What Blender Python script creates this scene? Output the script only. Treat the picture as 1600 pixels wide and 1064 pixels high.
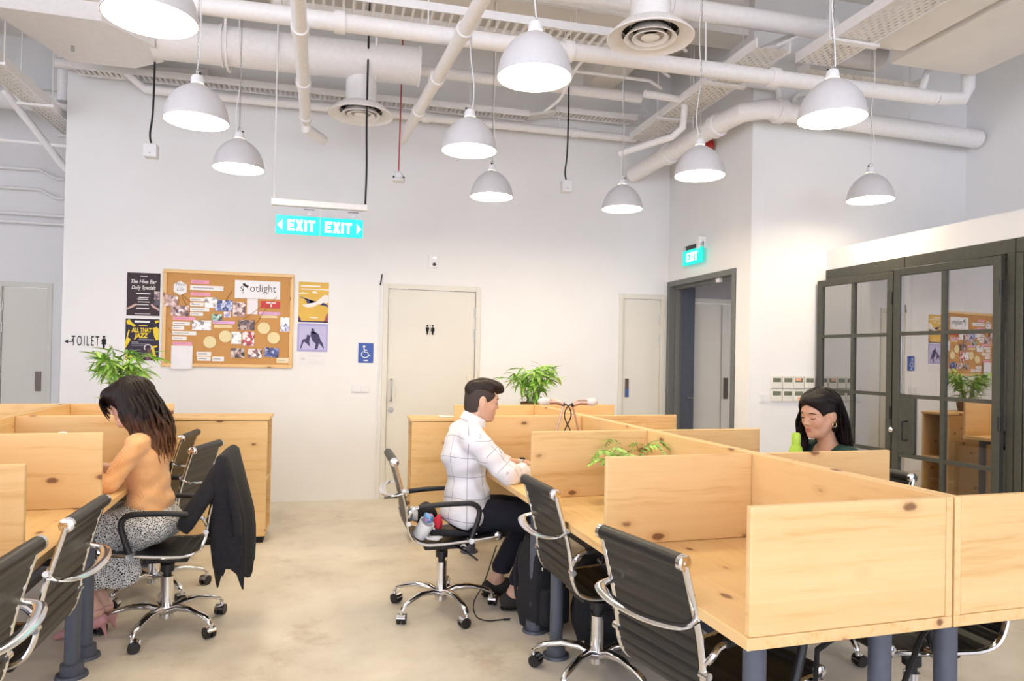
import bpy, math, random
import numpy as np
from mathutils import Matrix, Vector, Euler
for _o in list(bpy.data.objects): bpy.data.objects.remove(_o, do_unlink=True)
scene = bpy.context.scene
COL = scene.collection
rnd = random.Random(7)
R = math.radians
PI = math.pi
# ------------------------------------------------------------------ camera
def cam_matrix(yaw, pitch, roll, loc):
    cy, sy, cp, sp, cr, sr = math.cos(yaw), math.sin(yaw), math.cos(pitch), math.sin(pitch), math.cos(roll), math.sin(roll)
    A = np.array([[1,0,0],[0,0,-1],[0,1,0]], float)
    Ry = np.array([[cy,0,-sy],[0,1,0],[sy,0,cy]])
    Rp = np.array([[1,0,0],[0,cp,sp],[0,-sp,cp]])
    Rr = np.array([[cr,-sr,0],[sr,cr,0],[0,0,1]])
    M = Rr @ Rp @ Ry @ A
    r, u, b = M[0], -M[1], -M[2]
    return Matrix(((r[0],u[0],b[0],loc[0]),(r[1],u[1],b[1],loc[1]),(r[2],u[2],b[2],loc[2]),(0,0,0,1)))
cam_data = bpy.data.cameras.new('camera')
cam = bpy.data.objects.new('camera', cam_data); COL.objects.link(cam)
cam.matrix_world = cam_matrix(R(14.0897), R(.57357), R(1.07201), (0,0,1.43))
cam_data.sensor_width = 36; cam_data.lens = 1092.83/1600*36; cam_data.shift_y = 15/1600
cam_data.clip_start = .05
scene.camera = cam
# ------------------------------------------------------------------ world, light, exposure
world = bpy.data.worlds.new('daylight'); scene.world = world; world.use_nodes = True
bg = world.node_tree.nodes['Background']
bg.inputs[0].default_value = (.82,.85,1,1); bg.inputs[1].default_value = 3.9
LAMP_POWER = 33.0
LAMP_COLOR = (1.0,.84,.58)
scene.view_settings.view_transform = 'Standard'
scene.view_settings.look = 'None'
scene.view_settings.exposure = 0.27
scene.view_settings.gamma = 1.0
scene.view_settings.use_curve_mapping = False
# ------------------------------------------------------------------ mesh helpers
class MB:
    def __init__(s): s.v=[]; s.f=[]
    def add(s, v, f):
        n=len(s.v); s.v.extend([tuple(p) for p in v]); s.f.extend([tuple(i+n for i in q) for q in f]); return s
    def box(s, x0,x1,y0,y1,z0,z1, M=None):
        v=[(x0,y0,z0),(x1,y0,z0),(x1,y1,z0),(x0,y1,z0),(x0,y0,z1),(x1,y0,z1),(x1,y1,z1),(x0,y1,z1)]
        if M is not None: v=[tuple(M@Vector(p)) for p in v]
        return s.add(v,[(0,3,2,1),(4,5,6,7),(0,1,5,4),(1,2,6,5),(2,3,7,6),(3,0,4,7)])
    def tube(s, pts, r, n=8, caps=True, flat=1.0, up=None):
        P=[Vector(p) for p in pts]; m=len(P)
        rr=r if isinstance(r,(list,tuple)) else [r]*m
        v=[]; prev=None
        for i in range(m):
            t=(P[min(i+1,m-1)]-P[max(i-1,0)]).normalized()
            if prev is None:
                a=Vector(up) if up else (Vector((0,0,1)) if abs(t.z)<.9 else Vector((1,0,0)))
                x=(a-t*a.dot(t)).normalized()
            else:
                x=prev-t*prev.dot(t)
                x=x.normalized() if x.length>1e-6 else prev
            prev=x; y=t.cross(x)
            for k in range(n):
                a=2*PI*k/n; v.append(tuple(P[i]+x*(math.cos(a)*rr[i]*flat)+y*(math.sin(a)*rr[i])))
        f=[]
        for i in range(m-1):
            for k in range(n):
                k2=(k+1)%n; f.append((i*n+k,i*n+k2,(i+1)*n+k2,(i+1)*n+k))
        if caps: f.append(tuple(range(n-1,-1,-1))); f.append(tuple((m-1)*n+k for k in range(n)))
        return s.add(v,f)
    def cyl(s,p,q,r,r2=None,n=16,caps=True):
        return s.tube([p,q],[r,r if r2 is None else r2],n,caps)
    def lathe(s, prof, c=(0,0,0), n=32, M=None):
        v=[];f=[];m=len(prof)
        for r,z in prof:
            for k in range(n):
                a=2*PI*k/n; p=Vector((c[0]+r*math.cos(a),c[1]+r*math.sin(a),c[2]+z))
                v.append(tuple(M@p) if M is not None else tuple(p))
        for i in range(m-1):
            for k in range(n):
                k2=(k+1)%n; f.append((i*n+k,i*n+k2,(i+1)*n+k2,(i+1)*n+k))
        return s.add(v,f)
    def disc(s,c,r,n=32,up=True,M=None):
        v=[Vector((c[0]+r*math.cos(2*PI*k/n),c[1]+r*math.sin(2*PI*k/n),c[2])) for k in range(n)]
        if M is not None: v=[M@p for p in v]
        return s.add(v,[tuple(range(n)) if up else tuple(range(n-1,-1,-1))])
    def prism(s, poly, d0, d1, fn):
        # poly 2d ; fn(u,v,d)->3d
        n=len(poly); v=[fn(u,w,d0) for u,w in poly]+[fn(u,w,d1) for u,w in poly]
        f=[tuple(range(n-1,-1,-1)),tuple(range(n,2*n))]+[(i,(i+1)%n,n+(i+1)%n,n+i) for i in range(n)]
        return s.add(v,f)
    def ell(s,c,r,n=16,m=10,M=None):
        v=[];f=[]
        for i in range(m+1):
            t=PI*i/m
            for k in range(n):
                a=2*PI*k/n; p=Vector((c[0]+r[0]*math.sin(t)*math.cos(a),c[1]+r[1]*math.sin(t)*math.sin(a),c[2]-r[2]*math.cos(t)))
                v.append(tuple(M@p) if M is not None else tuple(p))
        for i in range(m):
            for k in range(n):
                k2=(k+1)%n; f.append((i*n+k,i*n+k2,(i+1)*n+k2,(i+1)*n+k))
        return s.add(v,f)
    def mesh(s,name,smooth=True,angle=38):
        me=bpy.data.meshes.new(name); me.from_pydata(s.v,[],s.f); me.validate(verbose=False)
        if smooth:
            me.polygons.foreach_set('use_smooth',[True]*len(me.polygons))
            try: me.set_sharp_from_angle(angle=R(angle))
            except Exception: pass
        me.update(); return me
    def build(s,name,mat,parent=None,loc=None,rot=None,bevel=0,smooth=True,angle=38):
        o=bpy.data.objects.new(name,s.mesh(name,smooth,angle)); COL.objects.link(o)
        if mat is not None: o.data.materials.append(mat)
        if parent is not None: o.parent=parent
        if loc is not None: o.location=loc
        if rot is not None: o.rotation_euler=rot
        if bevel:
            b=o.modifiers.new('edge','BEVEL'); b.width=bevel; b.segments=2; b.limit_method='ANGLE'; b.angle_limit=R(40)
        return o
def box(name,mat,x0,x1,y0,y1,z0,z1,parent=None,bevel=0,loc=None,rot=None): return MB().box(x0,x1,y0,y1,z0,z1).build(name,mat,parent,loc,rot,bevel,smooth=bool(bevel))
def tag(o,label=None,cat=None,group=None,kind=None):
    if label: o['label']=label
    if cat: o['category']=cat
    if group: o['group']=group
    if kind: o['kind']=kind
    return o
def thing(name,label,cat,loc=(0,0,0),rz=0,group=None):
    o=bpy.data.objects.new(name,None); COL.objects.link(o); o.location=loc; o.rotation_euler=(0,0,rz)
    o.empty_display_size=.1
    return tag(o,label,cat,group)
def copy_tree(o,parent=None):
    c=o.copy(); COL.objects.link(c); c.parent=parent
    for ch in o.children: copy_tree(ch,c)
    return c
def struct(o): o['kind']='structure'; return o
def catmull(pts,n):
    P=[np.array(p,float) for p in pts]; P=[2*P[0]-P[1]]+P+[2*P[-1]-P[-2]]
    out=[]; segs=len(P)-3
    for i in range(n):
        t=i/(n-1)*segs; k=min(int(t),segs-1); u=t-k
        a,b,c,d=P[k:k+4]
        out.append(tuple(.5*((2*b)+(-a+c)*u+(2*a-5*b+4*c-d)*u*u+(-a+3*b-3*c+d)*u**3)))
    return out
def text_mesh(name,body,size,mat,parent=None,loc=(0,0,0),rot=(PI/2,0,0),align='CENTER',sx=1,shear=0,extrude=.0008,offset=0,space=1):
    cu=bpy.data.curves.new(name,'FONT'); cu.body=body; cu.size=size; cu.align_x=align; cu.align_y='CENTER'
    cu.extrude=extrude; cu.shear=shear; cu.offset=offset; cu.resolution_u=3; cu.space_character=space
    t=bpy.data.objects.new(name,cu); COL.objects.link(t)
    me=bpy.data.meshes.new_from_object(t.evaluated_get(bpy.context.evaluated_depsgraph_get()))
    bpy.data.objects.remove(t,do_unlink=True); bpy.data.curves.remove(cu)
    me.name=name; me.materials.clear()
    o=bpy.data.objects.new(name,me); COL.objects.link(o); me.materials.append(mat)
    o.parent=parent; o.location=loc; o.rotation_euler=rot; o.scale=(sx,1,1)
    return o
# ------------------------------------------------------------------ materials
def nt(name):
    m=bpy.data.materials.new(name); m.use_nodes=True; t=m.node_tree; b=t.nodes['Principled BSDF']; return m,t,b
def L(t,a,b): t.links.new(a,b)
def N(t,k,**p):
    n=t.nodes.new(k)
    for a,v in p.items(): setattr(n,a,v)
    return n
def noise(t,vec,scale,detail=4,rough=.55):
    n=N(t,'ShaderNodeTexNoise'); n.inputs['Scale'].default_value=scale; n.inputs['Detail'].default_value=detail; n.inputs['Roughness'].default_value=rough
    if vec is not None: L(t,vec,n.inputs['Vector'])
    return n.outputs[0]
def ramp(t,fac,stops):
    n=N(t,'ShaderNodeValToRGB'); e=n.color_ramp.elements
    while len(e)<len(stops): e.new(.5)
    for i,(p,c) in enumerate(stops): e[i].position=p; e[i].color=(*c,1) if len(c)==3 else c
    L(t,fac,n.inputs[0]); return n.outputs[0]
def math_(t,op,a,b=None,clamp=False):
    n=N(t,'ShaderNodeMath',operation=op); n.use_clamp=clamp
    for i,x in enumerate((a,b)):
        if x is None: continue
        if isinstance(x,(int,float)): n.inputs[i].default_value=x
        else: L(t,x,n.inputs[i])
    return n.outputs[0]
def mix(t,fac,a,b,mode='MIX'):
    n=N(t,'ShaderNodeMix',data_type='RGBA',blend_type=mode)
    for i,x in ((0,fac),(6,a),(7,b)):
        if isinstance(x,(int,float)): n.inputs[i].default_value=x
        elif isinstance(x,tuple): n.inputs[i].default_value=(*x,1) if len(x)==3 else x
        else: L(t,x,n.inputs[i])
    return n.outputs[2]
def bump(t,b,h,strength=.2,dist=.002):
    n=N(t,'ShaderNodeBump'); n.inputs['Strength'].default_value=strength; n.inputs['Distance'].default_value=dist
    L(t,h,n.inputs['Height']); L(t,n.outputs[0],b.inputs['Normal'])
def objvec(t,rand=True,scale=(1,1,1)):
    tc=N(t,'ShaderNodeTexCoord'); mp=N(t,'ShaderNodeMapping'); mp.inputs['Scale'].default_value=scale
    L(t,tc.outputs['Object'],mp.inputs[0])
    if rand:
        oi=N(t,'ShaderNodeObjectInfo'); cx=N(t,'ShaderNodeCombineXYZ')
        for i in range(3): L(t,math_(t,'MULTIPLY',oi.outputs['Random'],13.7+7*i),cx.inputs[i])
        L(t,cx.outputs[0],mp.inputs['Location'])
    return mp.outputs[0]
def plain(name,col,rough=.5,metal=0,var=.04,nscale=30,bmp=0,spec=None,coat=0):
    m,t,b=nt(name); v=objvec(t)
    n=noise(t,v,nscale,3)
    c2=tuple(max(0,c*(1-var*2)) for c in col); c1=tuple(min(1,c*(1+var)) for c in col)
    L(t,ramp(t,n,[(.3,c2),(.7,c1)]),b.inputs['Base Color'])
    b.inputs['Roughness'].default_value=rough; b.inputs['Metallic'].default_value=metal
    if spec is not None: b.inputs['Specular IOR Level'].default_value=spec
    if coat: b.inputs['Coat Weight'].default_value=coat; b.inputs['Coat Roughness'].default_value=.1
    if bmp: bump(t,b,noise(t,v,nscale*6,3),bmp,.001)
    return m
def emit(name,col,strength):
    m,t,b=nt(name); b.inputs['Base Color'].default_value=(*col,1); b.inputs['Emission Color'].default_value=(*col,1); b.inputs['Emission Strength'].default_value=strength
    b.inputs['Roughness'].default_value=.4
    return m
def pine(name,axis,base=(.81,.545,.255)):
    # laminated knotty pine, grain along `axis`; boards about 11 cm wide
    m,t,b=nt(name)
    sc=[1.,1.,1.]; sc[axis]=.045
    v=objvec(t)
    wv=N(t,'ShaderNodeVectorMath',operation='ADD'); wn0=N(t,'ShaderNodeTexNoise'); wn0.inputs['Scale'].default_value=3.5; wn0.inputs['Detail'].default_value=2; L(t,v,wn0.inputs[0])
    ws=N(t,'ShaderNodeVectorMath',operation='SCALE'); ws.inputs['Scale'].default_value=.035; L(t,wn0.outputs[1],ws.inputs[0]); L(t,v,wv.inputs[0]); L(t,ws.outputs[0],wv.inputs[1])
    mp=N(t,'ShaderNodeMapping'); mp.inputs['Scale'].default_value=sc; L(t,wv.outputs[0],mp.inputs[0])
    g=noise(t,mp.outputs[0],26,5,.6); g2=noise(t,mp.outputs[0],95,3,.6); g3=noise(t,mp.outputs[0],9,3,.5)
    s=math_(t,'ADD',math_(t,'MULTIPLY',g,.45),math_(t,'ADD',math_(t,'MULTIPLY',g2,.25),math_(t,'MULTIPLY',g3,.30)))
    lo=tuple(x*y for x,y in zip(base,(.84,.74,.60))); hi=tuple(min(1,x*y) for x,y in zip(base,(1.03,1.07,1.14)))
    col=ramp(t,s,[(.36,lo),(.47,base),(.62,hi)])
    sx=N(t,'ShaderNodeSeparateXYZ'); L(t,v,sx.inputs[0])
    o=[i for i in range(3) if i!=axis]
    bd=math_(t,'ADD',math_(t,'FLOOR',math_(t,'MULTIPLY',sx.outputs[o[0]],8.7)),math_(t,'MULTIPLY',math_(t,'FLOOR',math_(t,'MULTIPLY',sx.outputs[o[1]],8.7)),7.13))
    wn=N(t,'ShaderNodeTexWhiteNoise',noise_dimensions='1D'); L(t,bd,wn.inputs['W'])
    col=mix(t,1,col,ramp(t,wn.outputs[0],[(0,(.95,.925,.88)),(1,(1,1,1))]),'MULTIPLY')
    ks=[10.,10.,10.]; ks[axis]=5.2
    mk=N(t,'ShaderNodeMapping'); mk.inputs['Scale'].default_value=ks; L(t,v,mk.inputs[0])
    vo=N(t,'ShaderNodeTexVoronoi'); vo.inputs['Scale'].default_value=1; L(t,mk.outputs[0],vo.inputs[0])
    sc_=N(t,'ShaderNodeSeparateColor'); L(t,vo.outputs['Color'],sc_.inputs[0])
    keep=math_(t,'GREATER_THAN',sc_.outputs[0],.30)
    d=math_(t,'ADD',vo.outputs['Distance'],math_(t,'MULTIPLY',math_(t,'SUBTRACT',noise(t,v,70,2),.5),.06))
    kn=math_(t,'MULTIPLY',ramp(t,d,[(.10,(1,1,1)),(.16,(0,0,0))]),keep)
    halo=math_(t,'MULTIPLY',ramp(t,d,[(.12,(.5,.5,.5)),(.30,(0,0,0))]),keep)
    col=mix(t,halo,col,(.66,.36,.16)); col=mix(t,math_(t,'MULTIPLY',kn,.9),col,(.20,.085,.035))
    L(t,col,b.inputs['Base Color']); b.inputs['Roughness'].default_value=.45; b.inputs['Specular IOR Level'].default_value=.3
    bump(t,b,s,.06,.001)
    return m
M={}
M['wall']=plain('white wall paint',(.83,.825,.81),.85,var=.012,nscale=2,bmp=.05)
M['ceil']=plain('cream ceiling slab',(.84,.80,.74),.9,var=.03,nscale=2,bmp=.1)
M['ceilg']=plain('grey painted soffit',(.62,.60,.60),.9,var=.04,nscale=2)
M['whitep']=plain('white painted metal',(.87,.85,.83),.45,var=.02)
M['whiteplastic']=plain('white plastic',(.80,.80,.80),.4,var=.01)
M['doorp']=plain('cream door paint',(.74,.71,.63),.55,var=.012,nscale=3)
M['doorframe']=plain('pale door frame paint',(.72,.70,.62),.55,var=.012,nscale=3)
M['darkframe']=plain('dark olive steel',(.060,.060,.047),.5,var=.08)
M['greyframe']=plain('grey steel door frame',(.15,.155,.145),.5,var=.04)
M['corr']=plain('grey corridor paint',(.42,.40,.40),.8,var=.02,nscale=3)
M['steel']=plain('slate grey painted steel',(.085,.095,.125),.45,var=.05)
M['blackplastic']=plain('black plastic',(.012,.012,.014),.45,var=.1)
M['black']=plain('matt black',(.006,.006,.007),.8,var=.1)
M['rubber']=plain('black rubber cable',(.012,.012,.012),.6)
M['redcable']=plain('red cable',(.45,.05,.04),.5)
M['redpaint']=plain('red enamel',(.55,.02,.02),.35)
M['inner']=plain('grey ceiling void',(.35,.33,.32),.9)
M['chrome']=plain('polished aluminium',(.78,.78,.79),.13,1,var=.03)
M['brushed']=plain('brushed steel',(.45,.44,.42),.35,1)
M['handle']=plain('bronze handle plate',(.14,.11,.09),.4,.6)
M['bluefilm']=plain('blue film',(.06,.11,.32),.4)
M['shade']=plain('light grey enamel',(.64,.63,.64),.38,var=.015)
M['shadein']=plain('white enamel',(.85,.85,.85),.4,var=.01)
M['pinex']=pine('knotty pine across',0); M['piney']=pine('knotty pine along',1); M['pinez']=pine('knotty pine upright',2)
M['lampglow']=emit('lamp diffuser glow',LAMP_COLOR,LAMP_POWER)
def leather():
    m,t,b=nt('black leather'); v=objvec(t)
    L(t,ramp(t,noise(t,v,90,3),[(.3,(.009,.0085,.0085)),(.7,(.017,.016,.0155))]),b.inputs['Base Color'])
    b.inputs['Roughness'].default_value=.42; vo=N(t,'ShaderNodeTexVoronoi'); vo.inputs['Scale'].default_value=420; L(t,v,vo.inputs[0])
    bump(t,b,vo.outputs[0],.15,.0006); return m
M['leather']=leather()
def concrete():
    m,t,b=nt('polished concrete'); tc=N(t,'ShaderNodeTexCoord'); v=tc.outputs['Object']
    a=noise(t,v,.9,8,.62); c=noise(t,v,5,8,.65); d=noise(t,v,70,3,.6)
    s=math_(t,'ADD',math_(t,'MULTIPLY',a,.6),math_(t,'ADD',math_(t,'MULTIPLY',c,.3),math_(t,'MULTIPLY',d,.1)))
    col=ramp(t,s,[(.36,(.50,.44,.35)),(.46,(.66,.60,.50)),(.56,(.745,.69,.59)),(.68,(.80,.755,.67))])
    st=ramp(t,noise(t,v,2.3,6,.7),[(.30,(.78,.74,.68)),(.43,(1,1,1))])
    col=mix(t,1,col,st,'MULTIPLY')
    L(t,col,b.inputs['Base Color'])
    L(t,ramp(t,c,[(.3,(.32,.32,.32)),(.7,(.55,.55,.55))]),b.inputs['Roughness'])
    bump(t,b,d,.05,.001); return m
M['floor']=concrete()
def glass(name,tint,refl):
    m=bpy.data.materials.new(name); m.use_nodes=True; t=m.node_tree; t.nodes.clear()
    o=N(t,'ShaderNodeOutputMaterial'); tr=N(t,'ShaderNodeBsdfTransparent'); gl=N(t,'ShaderNodeBsdfGlossy'); mx=N(t,'ShaderNodeMixShader')
    tr.inputs[0].default_value=(*tint,1); gl.inputs['Roughness'].default_value=.0; gl.inputs[0].default_value=(.95,.95,.95,1)
    fr=N(t,'ShaderNodeFresnel'); fr.inputs[0].default_value=1.5
    f=math_(t,'ADD',fr.outputs[0],refl,True)
    L(t,f,mx.inputs[0]); L(t,tr.outputs[0],mx.inputs[1]); L(t,gl.outputs[0],mx.inputs[2]); L(t,mx.outputs[0],o.inputs[0])
    return m
M['glass']=glass('door glass',(.84,.79,.76),.36)
M['clear']=glass('clear acrylic',(.95,.95,.97),.0)
def perforated():
    # punched sheet: real see-through slots by transparency
    m,t,b=nt('perforated tray sheet'); tc=N(t,'ShaderNodeTexCoord'); sx=N(t,'ShaderNodeSeparateXYZ'); L(t,tc.outputs['Object'],sx.inputs[0])
    b.inputs['Base Color'].default_value=(.78,.75,.70,1); b.inputs['Roughness'].default_value=.5
    def cell(o,s,off=None):
        x=math_(t,'MULTIPLY',o,s)
        if off is not None: x=math_(t,'ADD',x,off)
        return math_(t,'ABSOLUTE',math_(t,'SUBTRACT',math_(t,'FRACT',x),.5)), math_(t,'FLOOR',x)
    du,iu=cell(sx.outputs[0],28)
    dv,iv=cell(sx.outputs[1],16,math_(t,'MULTIPLY',math_(t,'MODULO',iu,2.0),.5))
    h=math_(t,'MULTIPLY',math_(t,'LESS_THAN',du,.17),math_(t,'LESS_THAN',dv,.24))
    L(t,math_(t,'SUBTRACT',1,h),b.inputs['Alpha']); return m
M['perf']=perforated()
# ------------------------------------------------------------------ the room shell
ZC=4.75; YB=7.05; XW=3.53; Y2=5.467; XR=5.85; YF=-6.0; XL=-6.0
struct(box('floor',M['floor'],XL,7.6,YF,9.0,-.1,0))
struct(box('ceiling',M['ceil'],XL,7.6,YF,9.0,ZC,ZC+.15))
def wall(name,parts,mat=None):
    b=MB()
    for p in parts: b.box(*p)
    return struct(b.build(name,mat or M['wall'],smooth=False))
D1=(.44,1.43,2.14)     # toilet door opening x0,x1,top
D2=(2.95,3.50,2.14)
wall('wall_back',[(-2.39,D1[0],YB,YB+.16,0,ZC),(D1[0],D1[1],YB,YB+.16,D1[2],ZC),(D1[1],D2[0],YB,YB+.16,0,ZC),(D2[0],D2[1],YB,YB+.16,D2[2],ZC),(D2[1],XW+.12,YB,YB+.16,0,ZC),(-2.39,-2.25,YB+.16,8.5,0,ZC)])
wall('wall_side',[(XW,XW+.12,Y2,5.695,0,ZC),(XW,XW+.12,5.695,YB,2.285,ZC)])
wall('wall_return',[(XW+.12,XR,Y2,Y2+.13,0,ZC)])
wall('wall_right',[(XR,XR+.15,YF,Y2+.13,0,ZC)])
wall('wall_left',[(XL-.15,XL,2.6,8.65,0,ZC),(XL-.15,XL,YF,2.6,0,.35),(XL-.15,XL,YF,2.6,4.2,ZC)]+[(XL-.15,XL,YF+2.1*k,YF+2.1*k+.3,.35,4.2) for k in range(5)])  # unseen window openings added in this wall to bring in side light
DL=(-3.50,-2.97,2.13)
wall('wall_recess',[(XL,DL[0],8.5,8.65,0,ZC),(DL[0],DL[1],8.5,8.65,DL[2],ZC),(DL[1],-2.25,8.5,8.65,0,ZC)])
# the window facade behind the camera: piers, sill and lintel round tall openings
fac=[(XL,XR,YF-.2,YF,0,.35),(XL,XR,YF-.2,YF,4.35,ZC)]
for i in range(6):
    x=XL+(XR-XL)*i/5; fac.append((max(x-.16,XL),min(x+.16,XR),YF-.2,YF,.35,4.35))
wall('wall_front',fac)
# corridor behind the grey framed opening
wall('wall_corridor',[(XW+.12,3.72,7.1,7.25,0,2.55),(3.72,4.75,7.1,7.25,2.13,2.55),(4.75,7.4,7.1,7.25,0,2.55),(7.4,7.55,Y2,7.25,0,2.55)],M['corr'])
struct(box('ceiling_corridor',M['corr'],XW+.12,7.5,Y2+.13,7.1,2.45,2.55))
# ---- doors
def door(name,x0,x1,top,y,mat,frame,hinge,parts):
    d=bpy.data.objects.new(name,None); COL.objects.link(d); struct(d); d.location=(0,y,0)
    f=MB(); w=.05
    f.box(x0,x0+w,-.012,.10,0,top); f.box(x1-w,x1,-.012,.10,0,top); f.box(x0+w,x1-w,-.012,.10,top-w,top)
    f.build('door_frame',frame,d,bevel=.003)
    box('door_leaf',mat,x0+w+.004,x1-w-.004,.02,.06,.012,top-w-.004,d,.002)
    box('gap_shade',M['black'],x0+w,x1-w,.015,.1,0,.010,d)  # black strip stands in for the shade in the gap under the leaf
    for z in (.25,1.65,1.88):
        hx=x1-w-.002 if hinge>0 else x0+w+.002
        MB().cyl((hx,.012,z-.055),(hx,.012,z+.055),.009,n=10).build('hinge',M['brushed'],d)
    parts(d)
    return d
def d1parts(d):
    h=MB(); h.tube(catmull([(.535,.02,1.185),(.535,-.03,1.185),(.535,-.045,1.16),(.535,-.045,1.08),(.535,-.045,1.0),(.535,-.03,.975),(.535,.02,.975)],20),.009,10); h.build('pull_handle',M['brushed'],d)
    k=MB(); k.cyl((.538,.02,.885),(.538,.005,.885),.026); k.cyl((.538,.005,.885),(.538,-.018,.885),.015); k.build('lock',M['brushed'],d)
    # man / divider / woman pictogram
    def fig(x,hw,name):
        b=MB(); fn=lambda u,w,dd:(x+u,dd,1.69+w)
        b.prism([(.010*math.cos(a*PI/6),.041+.010*math.sin(a*PI/6)) for a in range(12)],.0155,.0195,fn)
        b.prism([(-.011,.028),(.011,.028),(.017,.012),(hw,-.012),(.010,-.018),(.007,-.05),(-.007,-.05),(-.010,-.018),(-hw,-.012),(-.017,.012)],.0155,.0195,fn)
        b.build(name,M['black'],d)
    fig(.888,.013,'man_pictogram'); fig(.942,.019,'woman_pictogram')
    box('pictogram_divider',M['black'],.914,.916,.0155,.0195,1.638,1.742,d)
door('door_1',D1[0],D1[1],D1[2],YB,M['doorp'],M['doorframe'],1,d1parts)
def d2parts(d):
    box('handle_plate',M['handle'],3.045,3.085,.008,.022,1.02,1.22,d,.002); box('blue_film',M['bluefilm'],3.046,3.084,.004,.009,1.02,1.11,d)
door('door_2',D2[0],D2[1],D2[2],YB,M['doorp'],M['doorframe'],1,d2parts)
def d3parts(d):
    box('handle_plate',M['handle'],-3.125,-3.07,.008,.022,.97,1.18,d,.002)
door('door_3',DL[0],DL[1],DL[2],8.5,M['doorp'],M['doorframe'],-1,d3parts)
def d4parts(d):
    box('handle_plate',M['handle'],4.27,4.32,.008,.022,1.0,1.24,d,.002)
    box('leaf_joint',M['inner'],4.2335,4.2365,.012,.021,.012,2.07,d)
door('door_4',3.72,4.75,2.13,7.1,M['doorp'],M['doorframe'],-1,d4parts)
# grey steel frame of the corridor opening
d=bpy.data.objects.new('door_5',None); COL.objects.link(d); struct(d)
f=MB(); y0,y1,zt=5.70,7.045,2.285
f.box(XW-.015,XW+.14,y0,y0+.055,0,zt); f.box(XW-.015,XW+.14,y1-.055,y1,0,zt); f.box(XW-.015,XW+.14,y0+.055,y1-.055,zt-.055,zt)
f.build('door_frame',M['greyframe'],d,bevel=.004)
f=MB(); f.box(XW+.05,XW+.10,y0+.055,y0+.085,0,zt-.055); f.box(XW+.05,XW+.10,y1-.085,y1-.055,0,zt-.055); f.box(XW+.05,XW+.10,y0+.085,y1-.085,zt-.085,zt-.055)
f.build('door_stop',M['greyframe'],d)
box('deep_jamb',M['steel'],XW+.14,XW+.30,y1-.05,y1+.04,.0,zt-.05,d,.002)
h=MB(); h.tube([(XW+.20,y1-.05,1.02),(XW+.20,y1-.09,1.02),(XW+.28,y1-.09,1.02)],.009,8); h.build('lever_handle',M['chrome'],d)
box('door_contact',M['whiteplastic'],XW+.02,XW+.05,6.02,6.09,2.19,2.228,d)
# ---- glass fronted meeting room
XG=4.296
hd=MB(); hd.box(XG+.01,XG+.11,1.0,Y2,2.272,2.455); hd.box(XG+.11,XR,1.0,Y2,2.40,2.455)
struct(hd.build('ceiling_meeting_room',M['wall'],smooth=False))
wall('wall_meeting_room',[(XG+.02,XR,.95,1.0,0,2.40)])
def glazed(name,hinge_y,free_y,ang,lock):
    # a steel door leaf with 2 x 4 panes, hinged at hinge_y, local y runs from the hinge to the free edge
    d=bpy.data.objects.new(name,None); COL.objects.link(d); struct(d); d.location=(XG-.02,hinge_y,0); d.rotation_euler=(0,0,ang)
    w=free_y-hinge_y; sl=.055; t0,t1=-.022,.022; top=2.165
    f=MB(); f.box(t0,t1,0,sl,.02,top); f.box(t0,t1,w-sl,w,.02,top); f.box(t0,t1,sl,w-sl,top-sl,top); f.box(t0,t1,sl,w-sl,.02,.16)
    f.build('leaf_frame',M['darkframe'],d,bevel=.003)
    ym=w*.5; zs=[.16,.74,1.19,1.665,top-sl]
    for k in (1,2,3): box('glazing_bar',M['darkframe'],t0+.004,t1-.004,sl,w-sl,zs[k]-.014,zs[k]+.014,d)
    box('glazing_bar',M['darkframe'],t0+.003,t1-.003,ym-.016,ym+.016,.16,top-sl,d)
    for k in range(4):
        a,b=zs[k]+(.014 if k else 0),zs[k+1]-(.014 if k<3 else 0)
        for c in range(2):
            p,q=(sl,ym-.016) if c==0 else (ym+.016,w-sl)
            if lock and c==1 and k==1: q-=.13
            box('pane',M['glass'],-.003,.003,p,q,a,b,d)
    if lock:
        box('lock_block',M['darkframe'],t0,t1,w-sl-.13,w-sl,.755,1.175,d,.003)
        kb=MB(); kb.cyl((-.022,w-.03,.93),(-.06,w-.03,.93),.010); kb.ell((-.065,w-.03,.93),(.016,.02,.022)); kb.build('door_knob',M['chrome'],d)
        kb=MB(); kb.tube([(-.022,w-.13,1.0),(-.07,w-.13,1.0),(-.07,w-.13,.86),(-.022,w-.13,.86)],.008,8); kb.build('pull_handle',M['blackplastic'],d)
    for z in (.30,1.05,1.95): MB().cyl((-.03,-.004,z-.05),(-.03,-.004,z+.05),.011,n=10).build('hinge',M['blackplastic'],d)
    return d
glazed('window_1',4.63,5.44,R(4.6),False)
glazed('window_2',3.70,4.53,R(6.0),True)
f=MB()
for y0,y1 in ((5.43,Y2-.005),(4.535,4.62),(3.58,3.69)): f.box(XG,XG+.06,y0,y1,0,2.175)
f.box(XG,XG+.06,1.0,Y2-.005,2.175,2.272)
f.build('window_3',M['darkframe'],None,bevel=.003); struct(bpy.data.objects['window_3'])
for y in (4.555,3.632): box('frame_joint',M['black'],XG-.002,XG+.002,y-.003,y+.003,0,2.27,bpy.data.objects['window_3'])
box('side_panel',M['darkframe'],XG+.005,XG+.05,1.0,3.575,0,2.175,bpy.data.objects['window_3'],.003)
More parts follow.
